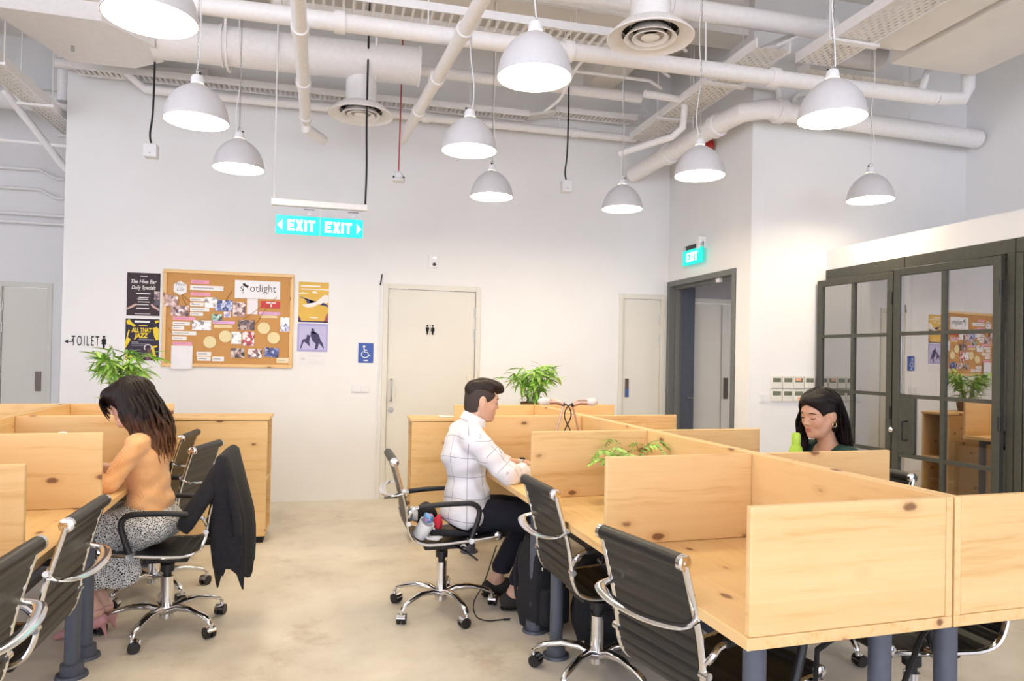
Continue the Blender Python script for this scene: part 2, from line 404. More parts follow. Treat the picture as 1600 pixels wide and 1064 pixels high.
# ------------------------------------------------------------------ ceiling services
def pipe(label,pts,r,mat='whitep',collars=(),hang=(),name='pipe',cat='pipe',n=14,smooth_n=0,group=None):
    o=thing(name,label,cat,pts[0],group=group); p0=Vector(pts[0])
    P=[tuple(Vector(p)-p0) for p in pts]
    if smooth_n: P=catmull(P,smooth_n)
    MB().tube(P,r,n).build('pipe_run' if cat=='pipe' else 'run',M[mat],o)
    for i,t in collars:
        a=Vector(pts[i])-p0; b=Vector(pts[i+1])-p0; c=a.lerp(b,t); dv=(b-a).normalized()*.035
        MB().cyl(c-dv,c+dv,r*1.25,n=n).build('coupling',M[mat],o)
    for i,t in hang:
        a=Vector(pts[i])-p0; b=Vector(pts[i+1])-p0; c=a.lerp(b,t)
        h=MB(); h.cyl((c.x,c.y,c.z+r),(c.x,c.y,ZC-p0.z),.005,n=6); h.build('hanger_rod',M['whitep'],o)
    return o
pipe('thick white main pipe crossing the whole ceiling above the pendant lamps',[(-3.6,4.78,3.62),(4.72,4.71,3.62)],.058,collars=((0,.2),(0,.43),(0,.62),(0,.82)),hang=((0,.15),(0,.5),(0,.75),(0,.93)))
pipe('white branch pipe left of the grille with the black cable, ending in an elbow',[(-.22,2.6,3.45),(-.30,6.33,3.45),(-.30,6.36,3.40),(-.16,6.67,3.40)],.045,collars=((0,.52),(0,.76),(0,.97)))
pipe('white diagonal branch pipe running down to the red cable',[(.85,2.6,3.45),(.56,6.6,3.45)],.045,collars=((0,.42),(0,.62),(0,.80)))
pipe('big white pipe along the side wall, bending round the white column',[(3.06,6.98,3.42),(3.30,5.62,3.56),(3.36,5.36,3.58),(3.52,5.26,3.59),(3.85,5.27,3.59),(5.80,5.30,3.56)],.085,collars=((0,.45),(0,.96),(3,.4)),hang=((0,.72),(4,.6)))
pipe('white pipe along the back wall under the ladder tray',[(-1.95,6.9,3.98),(-1.72,6.9,3.78),(-.4,6.9,3.78),(3.05,6.9,3.78)],.04,collars=((1,.3),(2,.35),(2,.8)),hang=((2,.15),(2,.75)))
pipe('capped white pipe stub at the left corner of the back wall',[(-2.46,6.95,3.95),(-1.2,6.95,3.99)],.045)
pipe('thin white conduit pipe with a square bend near the perforated tray',[(2.62,5.75,3.8),(2.98,5.78,3.8),(3.03,5.78,3.74),(3.02,5.80,3.55),(2.95,5.86,3.48),(2.62,6.3,3.42)],.032)
pipe('white pipe stub rising beside the flat ceiling panels at the right',[(4.73,4.71,3.62),(4.99,4.70,3.64),(5.04,4.70,3.73),(5.04,4.70,4.4)],.053)
pipe('curved thin white pipe joining the main pipe under the flat panels',[(4.60,4.73,3.67),(4.74,4.76,3.91),(5.02,4.78,4.0),(5.4,4.78,4.02)],.03,smooth_n=20)
pipe('white main pipe high above the right diffuser grille',[(1.0,4.75,4.05),(3.3,4.72,4.05),(4.6,4.72,4.05)],.075,collars=((0,.6),(1,.3)))
pipe('short white pipe stub with elbow on the column',[(3.15,5.38,3.84),(3.70,5.38,3.84),(3.73,5.38,3.80),(3.73,5.38,3.72)],.03)
pipe('small twin bend pipe under the main pipe beside the column',[(4.02,5.40,3.83),(3.92,5.40,3.80),(3.88,5.40,3.68)],.022,smooth_n=10)
pipe('long thin white conduit above the round duct',[(-2.4,5.35,4.32),(2.3,5.35,4.32)],.025)
pipe('second thin white conduit above the round duct, set lower',[(-2.4,5.2,4.22),(1.9,5.2,4.22)],.03)
for k in range(4):
    pipe(['uppermost','second','third','lowest'][k]+' of four thin conduits in the bundle beside the perforated tray',[(1.5,5.5+.14*k,4.15-.05*k),(2.75,5.45+.16*k,4.15-.05*k),(2.9,5.52+.16*k,4.12-.05*k)],.014,group='conduit bundle',hang=((0,.3),(0,.8)))
for k in range(3):
    pipe(['front','middle','rear'][k]+' white conduit of the trio crossing above the cable tray',[(-.3,4.75+.09*k,4.42),(1.75,4.75+.09*k,4.42),(1.85,4.78+.09*k,4.35)],.016,group='conduit trio')
pipe('white flat bar beam behind the ladder tray',[(.6,6.35,4.02),(2.85,6.35,4.0)],.05)
pipe('bent thin cable conduit below the flat bar beam',[(2.05,5.72,4.05),(1.98,5.85,3.95),(1.95,6.1,3.82),(1.86,6.3,3.75)],.014,smooth_n=14)
for x,lab in ((-2.9,'upper'),(-2.9,'lower')):
    z=3.33 if lab=='upper' else 3.12
    pipe(lab+' thin white conduit on the recess wall left of the corner',[(-4.2,8.44,z),(-3.1,8.44,z),(-2.95,8.44,z-.08),(-2.3,8.44,z-.08)],.016)
pipe('looped handrail-like conduit low on the recess wall',[(-4.2,8.42,2.86),(-2.75,8.42,2.84),(-2.68,8.42,2.80),(-2.75,8.42,2.76),(-4.2,8.42,2.77)],.018,smooth_n=30)
pipe('fat white pipe crossing high in the left recess',[(-4.5,7.9,3.9),(-2.3,7.9,3.9)],.11)
pipe('white pipe dropping from the duct in the left recess',[(-2.66,7.2,4.35),(-2.5,7.3,4.15),(-2.5,7.3,3.72)],.06)
# round duct and square box
o=thing('air_duct','long white round duct hanging below the slab, left of the first grille','duct',(-1.45,6.05,3.9))
MB().tube([(0,0,0),(2.08,-.06,0)],.155,24).build('duct_run',M['whitep'],o)
for t in (.5,1.1,2.07): MB().cyl((t,-.03*t,0),(t+.02,-.03*t,0),.165,n=24).build('duct_joint',M['whitep'],o)
for t in (.55,1.72):
    MB().tube([(t,-.17,.2),(t,-.17,-.02),(t,-.1,-.16),(t,0,-.185),(t,.1,-.16),(t,.17,-.02),(t,.17,.2)],.012,6).build('strap',M['whitep'],o)
o=thing('duct_box','white sheet metal duct box tapering into the round duct at the top left','duct',(-1.45,6.05,3.9))
b=MB(); b.add([(-1.0,-.45,-.09),(-.25,-.42,-.09),(-.25,.45,-.09),(-.75,.45,-.09),(-1.0,-.45,.3),(-.25,-.42,.3),(-.25,.45,.3),(-.75,.45,.3)],[(0,3,2,1),(4,5,6,7),(0,1,5,4),(1,2,6,5),(2,3,7,6),(3,0,4,7)])
b.add([(-.25,-.42,-.09),(-.25,.45,-.09),(-.25,.45,.3),(-.25,-.42,.3),(.04,-.15,-.12),(.04,.15,-.12),(.04,.15,.12),(.04,-.15,.12)],[(0,1,5,4),(1,2,6,5),(2,3,7,6),(3,0,4,7)])
b.build('casing',M['whitep'],o,smooth=False)
box('drain_fitting',M['brushed'],-.62,-.60,.1,.12,-.13,-.09,o)
for x in (-.85,-.35): MB().cyl((x,0,.3),(x,0,.85),.03,n=10).build('hanger_rod',M['whitep'],o)
def diffuser(label,x,y,z,top):
    o=thing('ceiling_diffuser',label,'air diffuser',(x,y,z),group='round air diffusers')
    b=MB(); b.lathe([(.13,.10),(.20,.07),(.25,.025),(.275,.0),(.27,-.008),(.235,.012),(.18,.03)]); b.build('outer_ring',M['whitep'],o)
    for r in (.165,.115): 
        b=MB(); b.lathe([(r-.05,.055),(r-.02,.022),(r,-.004),(r-.006,-.008),(r-.03,.012)]); b.build('cone_ring',M['whitep'],o)
    b=MB(); b.lathe([(.002,-.012),(.03,-.01),(.058,.0),(.05,.008),(.02,.006)]); b.build('centre_cone',M['whitep'],o)
    b=MB(); b.lathe([(.128,.06),(.128,top-z)]); b.disc((0,0,.09),.127,32,False); b.build('drop_duct',M['whitep'],o)
    b=MB(); b.lathe([(.185,.075),(.05,.075)]); b.build('throat',M['black'],o)
diffuser('round white ceiling grille on a short drop from the round duct',.16,6.06,3.46,3.82)
diffuser('round white ceiling grille at top right, on a wide drop from the slab',1.88,4.06,3.46,ZC-.05)
def ladder_tray(label,x0,x1,y,z,w=.16,pitch=.045,end=None):
    o=thing('cable_tray',label,'cable tray',(x0,y,z)); Lx=x1-x0
    for s in (-1,1): box('side_rail',M['whitep'],0,Lx,s*w/2-.006,s*w/2+.006,-.03,.03,o)
    b=MB(); k=0
    while k*pitch<Lx: b.box(k*pitch,k*pitch+.018,-w/2,w/2,-.02,-.005); k+=1
    tag(b.build('rungs',M['whitep'],o),kind='stuff')
    return o
ladder_tray('white ladder cable tray along the top of the back wall, left run',-2.28,1.85,6.90,3.90)
ladder_tray('white ladder cable tray along the back wall, raised right run',2.12,3.02,6.88,3.97)
o=thing('cable_tray','sloping link piece between the two wall ladder trays','cable tray',(1.85,6.9,3.9))
b=MB(); b.box(0,.30,-.09,.09,-.02,.0,Matrix.Rotation(-.24,4,'Y')); b.build('link_plate',M['whitep'],o,smooth=False)
ladder_tray('white ladder cable tray above the main pipe, crossing the upper middle',-.5,2.3,5.12,3.93,.26,.07)
def perf_tray(label,x0,x1,y0,y1,z,strips=1):
    o=thing('perforated_tray',label,'cable tray',(x0,y0,z)); w=x1-x0; l=y1-y0
    b=MB(); b.add([(0,0,0),(w,0,0),(w,l,0),(0,l,0)],[(0,1,2,3)]); b.build('perforated_sheet',M['perf'],o,smooth=False)
    for x in (0,w): box('side_rail',M['whitep'],x-.006,x+.006,0,l,-.005,.07,o)
    for k in range(1,int(l/.9)+1):
        box('cross_strut',M['whitep'],-.05,w+.05,k*.9-.25,k*.9-.20,-.025,-.004,o)
        for x in (-.03,w+.03): MB().cyl((x,k*.9-.22,-.02),(x,k*.9-.22,ZC-z),.005,n=6).build('hanger_rod',M['whitep'],o)
    return o
perf_tray('wide perforated cable tray running towards the back wall beside the side wall',2.96,3.24,4.55,6.85,3.75)
perf_tray('wide perforated cable tray overhead at the top right, nearer the camera',3.40,3.72,1.8,4.70,3.75)
perf_tray('perforated cable tray crossing sideways behind the flat ceiling panels',3.75,4.9,5.0,5.16,3.86)
o=perf_tray('perforated cable tray over the recess at the left edge',-2.62,-2.44,5.2,8.3,3.52)
pipe('white slanting brace under the tray in the left recess',[(-2.95,7.2,3.75),(-2.6,7.6,3.2),(-2.45,7.9,2.98)],.035)
pipe('white rail strut crossing the left recess under the tray',[(-3.5,7.5,3.38),(-2.3,7.5,3.36)],.02)
box('cable_tray_folded_cover',M['whitep'],0,.5,0,.22,0,.02,loc=(3.25,4.72,3.86),rot=(.25,-.5,.1))
tag(bpy.data.objects['cable_tray_folded_cover'],'bent white metal cover plate between the two perforated trays','metal plate')
# flat panels (cassette boxes) top right
o=tag(box('ceiling_panel',M['ceil'],3.80,4.12,0.8,4.40,3.80,3.98,bevel=.006),'narrow flat white ceiling box next to the perforated tray, top right','ceiling panel')
o=tag(box('ceiling_panel',M['ceil'],4.20,5.0,0.8,4.62,3.80,3.92,bevel=.006),'broad flat white ceiling box in the top right corner','ceiling panel')
o=tag(MB().tube([(3.95,4.98,4.04),(4.40,4.98,4.04)],.13,18).build('flexible_duct',M['ceilg']),'grey flexible duct piece seen between the flat ceiling boxes','duct')
# downstand beams of the slab and dark service void above the duct box
struct(box('trim_1',M['ceil'],XL,7.4,5.55,5.85,4.35,ZC))
struct(box('trim_2',M['ceilg'],-2.6,-2.25,YF,9.0,4.25,ZC))
struct(box('trim_3',M['ceil'],2.5,2.8,YF,YB,4.3,ZC))
o=tag(box('service_hatch',M['black'],-2.05,-1.75,6.55,6.6,4.12,4.5,bevel=.004),'black opening cover above the duct box at the top left','hatch')
# ------------------------------------------------------------------ pendant lamps
def pendant():
    o=thing('pendant_lamp','','lamp',group='dome pendant lamps')
    prof=[(.176,0),(.177,.004),(.173,.03),(.164,.072),(.147,.114),(.121,.151),(.090,.18),(.058,.20),(.033,.215),(.03,.226)]
    b=MB(); b.lathe(prof,n=48); b.build('lamp_shade',M['shade'],o,angle=60)
    b=MB(); b.lathe([(r-.004,z-.003 if z else 0) for r,z in prof],n=48); b.lathe([(.177,0),(.172,0)],n=48); b.build('shade_lining',M['shadein'],o,angle=60)
    b=MB(); b.disc((0,0,.016),.170,48,False); b.build('diffuser',M['lampglow'],o,smooth=False)
    b=MB(); b.lathe([(.036,.219),(.036,.24),(.028,.262),(.014,.270),(.002,.272)],n=20); b.build('socket_cap',M['whiteplastic'],o)
    b=MB(); b.ell((-.012,-.02,.272),(.008,.008,.008),8,6); b.build('cable_gland',M['blackplastic'],o)
    b=MB(); b.tube([(0,0,.268)]+[(.012*math.cos(a),0,.285+.016*math.sin(a)) for a in np.linspace(-PI/2,3*PI/2,12)],.003,6); b.build('hook',M['chrome'],o)
    b=MB()
    pts=[(.022*math.exp(-3*t)*math.sin(18*t)+.012,.012*math.cos(14*t)*math.exp(-2*t),.275+t*(ZC-2.74-.275)) for t in np.linspace(0,1,40)]
    b.tube(pts,.0035,6); b.build('power_cord',M['whiteplastic'],o)
    b=MB()
    zz=.30; k=0
    while zz<ZC-2.76:
        b.tube([((.005*math.cos(a) if k%2 else 0),(0 if k%2 else .005*math.cos(a)),zz+.014*math.sin(a)) for a in np.linspace(0,2*PI,7)],.0016,3,False); zz+=.024; k+=1
    b.build('chain',M['brushed'],o)
    return o
LP=[((-.803,3.282),'large pendant lamp cut off by the top edge at the upper left'),
((-.869,4.667),'larger pendant lamp of the pair left of the hanging exit sign'),
((-.765,5.778),'smaller pendant lamp of the pair left of the hanging exit sign'),
((.948,3.415),'large pendant lamp near the top centre of the room'),
((.863,4.762),'pendant lamp below and left of the large top centre lamp'),
((1.311,6.078),'small pendant lamp over the toilet door'),
((2.599,6.171),'small pendant lamp hanging just left of the side wall corner'),
((2.684,4.864),'pendant lamp in front of the red alarm bell'),
((2.771,3.490),'large pendant lamp in front of the big pipe at the upper right'),
((4.473,5.132),'small pendant lamp above the glass meeting room')]
pl=pendant()
for i,((x,y),lab) in enumerate(LP):
    o=pl if i==0 else copy_tree(pl); o.location=(x*.9225,y*.9225,2.74); o['label']=lab
    o.rotation_euler=(0,0,i*1.3)
# ------------------------------------------------------------------ things hanging from the ceiling
def drop_box(label,x,y,z,cab='rubber'):
    o=thing('hanging_junction_box',label,'junction box',(x,y,z))
    box('housing',M['whiteplastic'],-.05,.05,-.05,.05,0,.11,o,.006)
    MB().ell((.0,-.05,.03),(.006,.004,.006),8,6).build('indicator',M['brushed'],o)
    MB().tube(catmull([(0,0,.11),(-.012,0,.2),(.006,0,.4),(.01,0,.9),(0,0,ZC-z)],24),.008,8).build('cable',M[cab],o)
drop_box('white box on a black cable hanging left of the first two lamps',-1.50,6.25,3.00)
drop_box('white box on a black cable hanging above the plant, right of centre',2.08,6.30,3.00)
o=thing('smoke_detector','white smoke detector hanging on a red cable','smoke detector',(.51,6.35,2.99))
b=MB(); b.lathe([(.002,0),(.055,0),(.062,.012),(.055,.025),(.04,.03)],n=24); b.build('base_plate',M['whiteplastic'],o)
b=MB(); b.lathe([(.042,.03),(.045,.06),(.03,.085),(.01,.095)],n=20); b.build('sensor_body',M['whiteplastic'],o)
for s in (-1,1): box('vent_slot',M['blackplastic'],s*.045-.008,s*.045+.008,-.03,-.02,.028,.042,o)
MB().cyl((0,0,.09),(.02,0,ZC-2.99),.006,n=8).build('cable',M['redcable'],o)
def block_exit(o,fn3,cx,cz,h,lw,t,gap,mat):
    # sign lettering E X I T cut from flat bars; fn3(u,w,d) places it
    x=cx-(3*lw+t+3*gap)/2; z0,z1=cz-h/2,cz+h/2
    def poly(name,polys):
        b=MB()
        for q in polys: b.prism(q,.0,.002,fn3)
        b.build(name,mat,o,smooth=False)
    R4=lambda a,b,c,d:[(a,c),(b,c),(b,d),(a,d)]
    poly('letter_e',[[(x,z0),(x+lw,z0),(x+lw,z0+t),(x+t,z0+t),(x+t,cz-t/2),(x+lw*.86,cz-t/2),(x+lw*.86,cz+t/2),(x+t,cz+t/2),(x+t,z1-t),(x+lw,z1-t),(x+lw,z1),(x,z1)]]); x+=lw+gap
    k=t*1.15; m=x+lw/2
    poly('letter_x',[[(x,z0),(x+k,z0),(m,cz-k*.75),(x+lw-k,z0),(x+lw,z0),(m+k*.55,cz),(x+lw,z1),(x+lw-k,z1),(m,cz+k*.75),(x+k,z1),(x,z1),(m-k*.55,cz)]]); x+=lw+gap
    poly('letter_i',[R4(x,x+t,z0,z1)]); x+=t+gap
    poly('letter_t',[[(x,z1),(x,z1-t),(x+lw/2-t/2,z1-t),(x+lw/2-t/2,z0),(x+lw/2+t/2,z0),(x+lw/2+t/2,z1-t),(x+lw,z1-t),(x+lw,z1)]])
M['exitcyan']=emit('exit sign cyan',(.0,.60,.50),.80); M['exitwhite']=emit('exit sign white',(.9,1,1),1.1)
o=thing('exit_sign','hanging double exit sign with arrows pointing left and right','exit sign',(-.15,5.86,2.38))
box('mounting_bar',M['whitep'],-.375,.375,-.035,.035,.225,.275,o,.006)
for s,txt in ((-1,'EXIT'),(1,'EXIT')):
    x=s*.172
    p=box('sign_panel',M['exitcyan'],x-.168,x+.168,-.006,.006,.0,.15,o,.004)
    box('clear_plate',M['clear'],x-.168,x+.168,-.003,.003,.15,.225,o)
    block_exit(o,lambda u,w,dd:(u,-.0066-dd,w),x+(.028 if s<0 else -.028),.074,.088,.056,.019,.009,M['exitwhite'])
    b=MB(); ax=x+s*.132; tr=[(ax-.022,.073),(ax+.014,.113),(ax+.014,.033)] if s<0 else [(ax+.022,.073),(ax-.014,.033),(ax-.014,.113)]
    b.prism(tr,-.0085,-.0065,lambda u,w,dd:(u,dd,w)); b.build('arrow',M['exitwhite'],o)
    box('rating_label',M['brushed'],x+.075,x+.105,-.0042,-.0035,.165,.18,o); box('rating_print',M['steel'],x+.045,x+.13,-.0042,-.0035,.203,.21,o)
MB().cyl((-.355,0,.27),(-.355,0,2.3),.006,n=8).build('suspension_rod',M['whitep'],o)
MB().tube(catmull([(.355,0,.27),(.36,0,.6),(.352,0,1.1),(.36,0,2.3)],16),.008,8).build('cable',M['rubber'],o)
o=thing('exit_sign','small single exit sign on the side wall over the grey doorway','exit sign',(3.47,6.40,2.40))
box('wall_bracket',M['whitep'],-.02,.06,-.16,-.10,.14,.26,o,.004)
box('clear_plate',M['clear'],-.004,.004,-.21,.21,-.004,.20,o)
box('sign_panel',M['exitcyan'],-.010,.0,-.20,.20,.0,.155,o,.003)
block_exit(o,lambda u,w,dd:(-.0106-dd,-u,w),0,.078,.090,.060,.020,.010,M['exitwhite'])
o=thing('alarm_bell','red fire alarm bell on the side wall behind a lamp','alarm bell',(3.50,6.15,3.52))
MX=Matrix.Rotation(-PI/2,4,'Y')
b=MB(); b.lathe([(.075,0),(.075,.03),(.06,.05),(.02,.06),(.002,.06)],n=24,M=MX); b.build('gong',M['redpaint'],o)
box('sounder_box',M['redpaint'],-.06,0,.10,.20,-.07,.07,o,.006)
MB().cyl((-.055,0,0),(-.066,0,0),.014,n=12).build('centre_bolt',M['chrome'],o)
# ------------------------------------------------------------------ things on the walls
YW=YB-.001
def wallthing(name,label,cat,x,z,w,h,mat,t=.012,bev=.002,group=None):
    o=thing(name,label,cat,(x,YW,z),group=group); box('plate',mat,-w/2,w/2,-t,0,-h/2,h/2,o,bev); return o
o=wallthing('wall_sensor','white wall plate with a round black sensor above the toilet door','sensor',.93,2.38,.095,.13,M['whiteplastic'],.02)
MB().cyl((.01,-.02,-.03),(.01,-.026,-.03),.018,n=16).build('lens',M['blackplastic'],o)
box('label_print',M['brushed'],-.005,.03,-.0212,-.0202,.03,.045,o)
o=wallthing('light_switch','double white light switch low on the back wall left of the toilet door','light switch',.235,1.09,.17,.075,M['whiteplastic'],.01)
for x in (-.04,.04): box('rocker',M['whiteplastic'],x-.03,x+.03,-.016,-.0102,-.028,.028,o,.002)
o=thing('door_closer_stick','small black stick with a grey conduit beside the toilet door','conduit',(.415,YW,2.12))
MB().tube([(-.005,-.01,0),(.0,-.012,.04),(.01,-.012,.11)],[.008,.006,.005],8).build('black_rod',M['rubber'],o)
MB().cyl((-.008,-.008,-2.1),(-.004,-.008,0),.006,n=8).build('thin_conduit',M['whitep'],o)
M['blue']=plain('sign blue',(.015,.07,.36),.35,var=.02); M['signwhite']=plain('sign white',(.85,.85,.85),.4,var=.01)
o=wallthing('accessible_sign','blue wheelchair accessible sign beside the toilet door','sign',.282,1.444,.145,.195,M['blue'],.006)
w=M['signwhite']; fn=lambda u,v,dd:(u,dd,v)
b=MB(); b.prism([(-.018+.012*math.cos(a*PI/8),.062+.012*math.sin(a*PI/8)) for a in range(16)],-.0085,-.0062,fn)
b.tube([(-.018,-.0075,.045),(-.015,-.0075,.008),(.018,-.0075,.005),(.028,-.0075,-.025),(.042,-.0075,-.022)],.0055,6); b.tube([(-.017,-.0075,.028),(.012,-.0075,.026)],.004,6)
b.tube([(-.03+.0,-.0075,.012)]+[(-.006+.036*math.cos(a),-.0075,-.014+.032*math.sin(a)) for a in np.linspace(2.3,6.0,16)],.0045,6)
b.build('wheelchair_symbol',w,o); box('caption_bar',w,-.02,.022,-.0085,-.0062,-.08,-.068,o)
o=thing('toilet_sign','black toilet lettering with a bent arrow and a figure on the back wall','sign',(-2.2,YW,1.50))
text_mesh('lettering','TOILET',.13,M['black'],o,(.005,-.001,0),sx=.42,space=1.35)
b=MB(); b.tube([(-.10,-.001,.02),(-.10,-.001,-.004),(-.14,-.001,-.004)],.005,4); b.prism([(-.165,-.004),(-.135,.014),(-.135,-.022)],-.002,0,fn); b.build('bent_arrow',M['black'],o,smooth=False)
b=MB(); b.prism([(.155+.011*math.cos(a*PI/6),.045+.011*math.sin(a*PI/6)) for a in range(12)],-.002,0,fn); b.prism([(.143,.03),(.167,.03),(.176,.01),(.170,-.008),(.178,-.018),(.164,-.026),(.162,-.06),(.148,-.06),(.146,-.026),(.132,-.018),(.14,-.008),(.134,.01)],-.002,0,fn); b.build('figure',M['black'],o,smooth=False)
# thermostats
M['thermo']=plain('ivory plastic',(.76,.74,.66),.45,var=.01); M['lcd']=plain('lcd olive',(.17,.18,.12),.25,var=.1); M['sticky']=plain('orange sticker',(.85,.45,.25),.6)
for r in range(2):
    for c in range(4):
        x=3.795+c*.112; z=1.252-r*.118
        o=thing('thermostat',['upper','lower'][r]+' row thermostat on the column wall, '+['first','second','third','fourth'][c]+' from the left'+(', with an orange sticker' if c==2 else ''),'thermostat',(x,Y2-.001,z),group='thermostats on the column wall')
        box('case',M['thermo'],-.053,.053,-.022,0,-.055,.055,o,.003)
        box('display',M['lcd'],-.040,.040,-.0235,-.0221,.0,.038,o)
        box('flap',M['thermo'],-.048,.048,-.0245,-.0221,-.05,-.008,o,.001)
        if c==2: box('sticker',M['sticky'],-.035 if r==0 else -.01,.02 if r==0 else .035,-.0262,-.0247 if r else -.0238,(.012 if r==0 else -.045),(.036 if r==0 else -.012),o)
o=thing('light_switch','white rocker light switch left of the thermostats','light switch',(3.675,Y2-.001,1.11))
box('plate',M['whiteplastic'],-.04,.04,-.01,0,-.04,.04,o,.002); box('rocker',M['whiteplastic'],-.018,.018,-.015,-.0102,-.028,.028,o,.002)
# ------------------------------------------------------------------ corkboard and paper
def cork():
    m,t,b=nt('cork'); v=objvec(t); n=noise(t,v,160,4,.7); n2=noise(t,v,3,3)
    c=ramp(t,n,[(.3,(.42,.20,.062)),(.55,(.60,.315,.11)),(.75,(.68,.39,.16))]); L(t,mix(t,.25,c,ramp(t,n2,[(.3,(.50,.25,.08)),(.7,(.66,.36,.13))])),b.inputs['Base Color']); b.inputs['Roughness'].default_value=.95; bump(t,b,n,.3,.002); return m
M['cork']=cork()
o=thing('corkboard','cork notice board with a pine frame on the back wall','notice board',(-.986,YW,1.734)); W,H=1.151/2,.901/2
box('cork_sheet',M['cork'],-W+.02,W-.02,-.012,0,-H+.02,H-.02,o)
for nm,a in (('x',(-W,W,-.026,0,H-.032,H)),('x',(-W,W,-.026,0,-H,-H+.032)),('z',(-W,-W+.032,-.026,0,-H+.032,H-.032)),('z',(W-.032,W,-.026,0,-H+.032,H-.032))):
    box('frame_rail',M['pine'+nm],*a,o,.004)
YP=YW-.0135
def paper(col): 
    k='paper%s'%(col,)
    if k not in M: M[k]=plain('paper',col,.75,var=.015,nscale=8)
    return M[k]
def photo_mat(name,stops,scale=22,vor=True):
    m,t,b=nt(name); v=objvec(t)
    vo=N(t,'ShaderNodeTexVoronoi'); vo.inputs['Scale'].default_value=scale*1.6; L(t,v,vo.inputs[0]); sc_=N(t,'ShaderNodeSeparateColor'); L(t,vo.outputs['Color'],sc_.inputs[0])
    f=math_(t,'ADD',math_(t,'MULTIPLY',sc_.outputs[0],.55),math_(t,'MULTIPLY',noise(t,v,scale,4),.45))
    L(t,ramp(t,f,stops),b.inputs['Base Color']); b.inputs['Roughness'].default_value=.35; return m
PH={'party':[(.2,(.05,.03,.05)),(.4,(.30,.16,.14)),(.55,(.62,.40,.36)),(.75,(.85,.80,.80))],'blue':[(.25,(.01,.015,.06)),(.45,(.06,.08,.28)),(.62,(.25,.3,.6)),(.8,(.8,.85,.95))],
'pale':[(.2,(.1,.09,.1)),(.35,(.55,.5,.5)),(.5,(.85,.83,.82)),(.8,(.92,.9,.9))],'dark':[(.3,(.02,.015,.015)),(.5,(.10,.06,.07)),(.65,(.4,.25,.22)),(.85,(.85,.8,.7))],'lilac':[(.3,(.35,.3,.5)),(.5,(.7,.62,.78)),(.8,(.88,.85,.92))],
'green':[(.3,(.04,.06,.05)),(.5,(.12,.4,.28)),(.7,(.6,.75,.65)),(.85,(.8,.5,.5))],'red':[(.2,(.2,.02,.03)),(.45,(.55,.06,.07)),(.6,(.8,.7,.68)),(.85,(.9,.88,.86))],'comic':[(.3,(.06,.06,.16)),(.45,(.4,.42,.7)),(.55,(.88,.88,.9)),(.8,(.92,.92,.9))]}
for k,s in PH.items(): M['ph_'+k]=photo_mat('photo '+k,s)
WHT=(.84,.83,.82); PNK=(.82,.36,.50); LIL=(.72,.42,.68); CRM=(.80,.65,.36)
I=[('pink1',-1.246,2.076,.156,.033,PNK,'pink text strip at the top of the corkboard'),
('white1',-1.186,2.022,.29,.045,WHT,'long white text strip directly under the top pink strip'),
('pink2',-1.239,1.963,.171,.03,PNK,'second pink text strip, beside the hexagon on the corkboard'),
('white2',-1.266,1.913,.125,.032,WHT,'first white strip under the second pink strip'),
('white3',-1.269,1.867,.118,.036,WHT,'second white strip under the second pink strip'),
('white4',-1.244,1.818,.166,.033,WHT,'third, longer white strip under the second pink strip'),
('white5',-1.27,1.776,.112,.032,WHT,'fourth, shortest white strip under the second pink strip'),
('pink3',-1.377,1.731,.192,.031,PNK,'third pink text strip, near the left edge of the corkboard'),
('white6',-1.399,1.684,.148,.033,WHT,'first white strip under the third pink strip'),
('white7',-1.425,1.644,.1,.034,WHT,'second, short white strip under the third pink strip'),
('white8',-1.374,1.596,.21,.036,WHT,'third, longest white strip under the third pink strip'),
('white9',-1.412,1.548,.122,.033,WHT,'fourth white strip under the third pink strip'),
('pink4',-1.386,1.498,.166,.03,PNK,'lowest pink text strip, just above the hanging white sheet'),
('lil1',-1.031,1.705,.195,.029,LIL,'lilac strip in the middle of the corkboard above two round notes'),
('yel1',-1.036,1.668,.157,.029,CRM,'cream strip under the middle lilac strip'),
('lil2',-.626,1.803,.192,.027,LIL,'lilac strip under the red card'),
('cream2',-.632,1.771,.154,.025,CRM,'cream strip under the right lilac strip'),
('card1',-1.199,1.406,.127,.038,WHT,'upper of two white name cards at the bottom of the corkboard'),
('card2',-1.198,1.361,.116,.038,WHT,'lower of two white name cards at the bottom of the corkboard'),
('card3',-1.074,1.361,.103,.043,WHT,'single white name card near the bottom of the corkboard'),
('ccard',-.498,1.357,.111,.051,(.82,.70,.48),'cream card in the lower right corner of the corkboard')]
PRINT=plain('grey print',(.42,.40,.42),.8)
for nm,x,z,w,h,c,lab in I:
    o=thing('paper_strip' if 'card' not in nm else 'paper_card',lab,'paper strip' if 'card' not in nm else 'card',(x,YP,z))
    box('paper_sheet',paper(c),-w/2,w/2,-.0022,-.0007,-h/2,h/2,o)
    box('printed_line',PRINT if c==WHT else paper(tuple(v*.7 for v in c)),-w*.42,w*.2,-.0026,-.0023,-h*.10,h*.10,o)
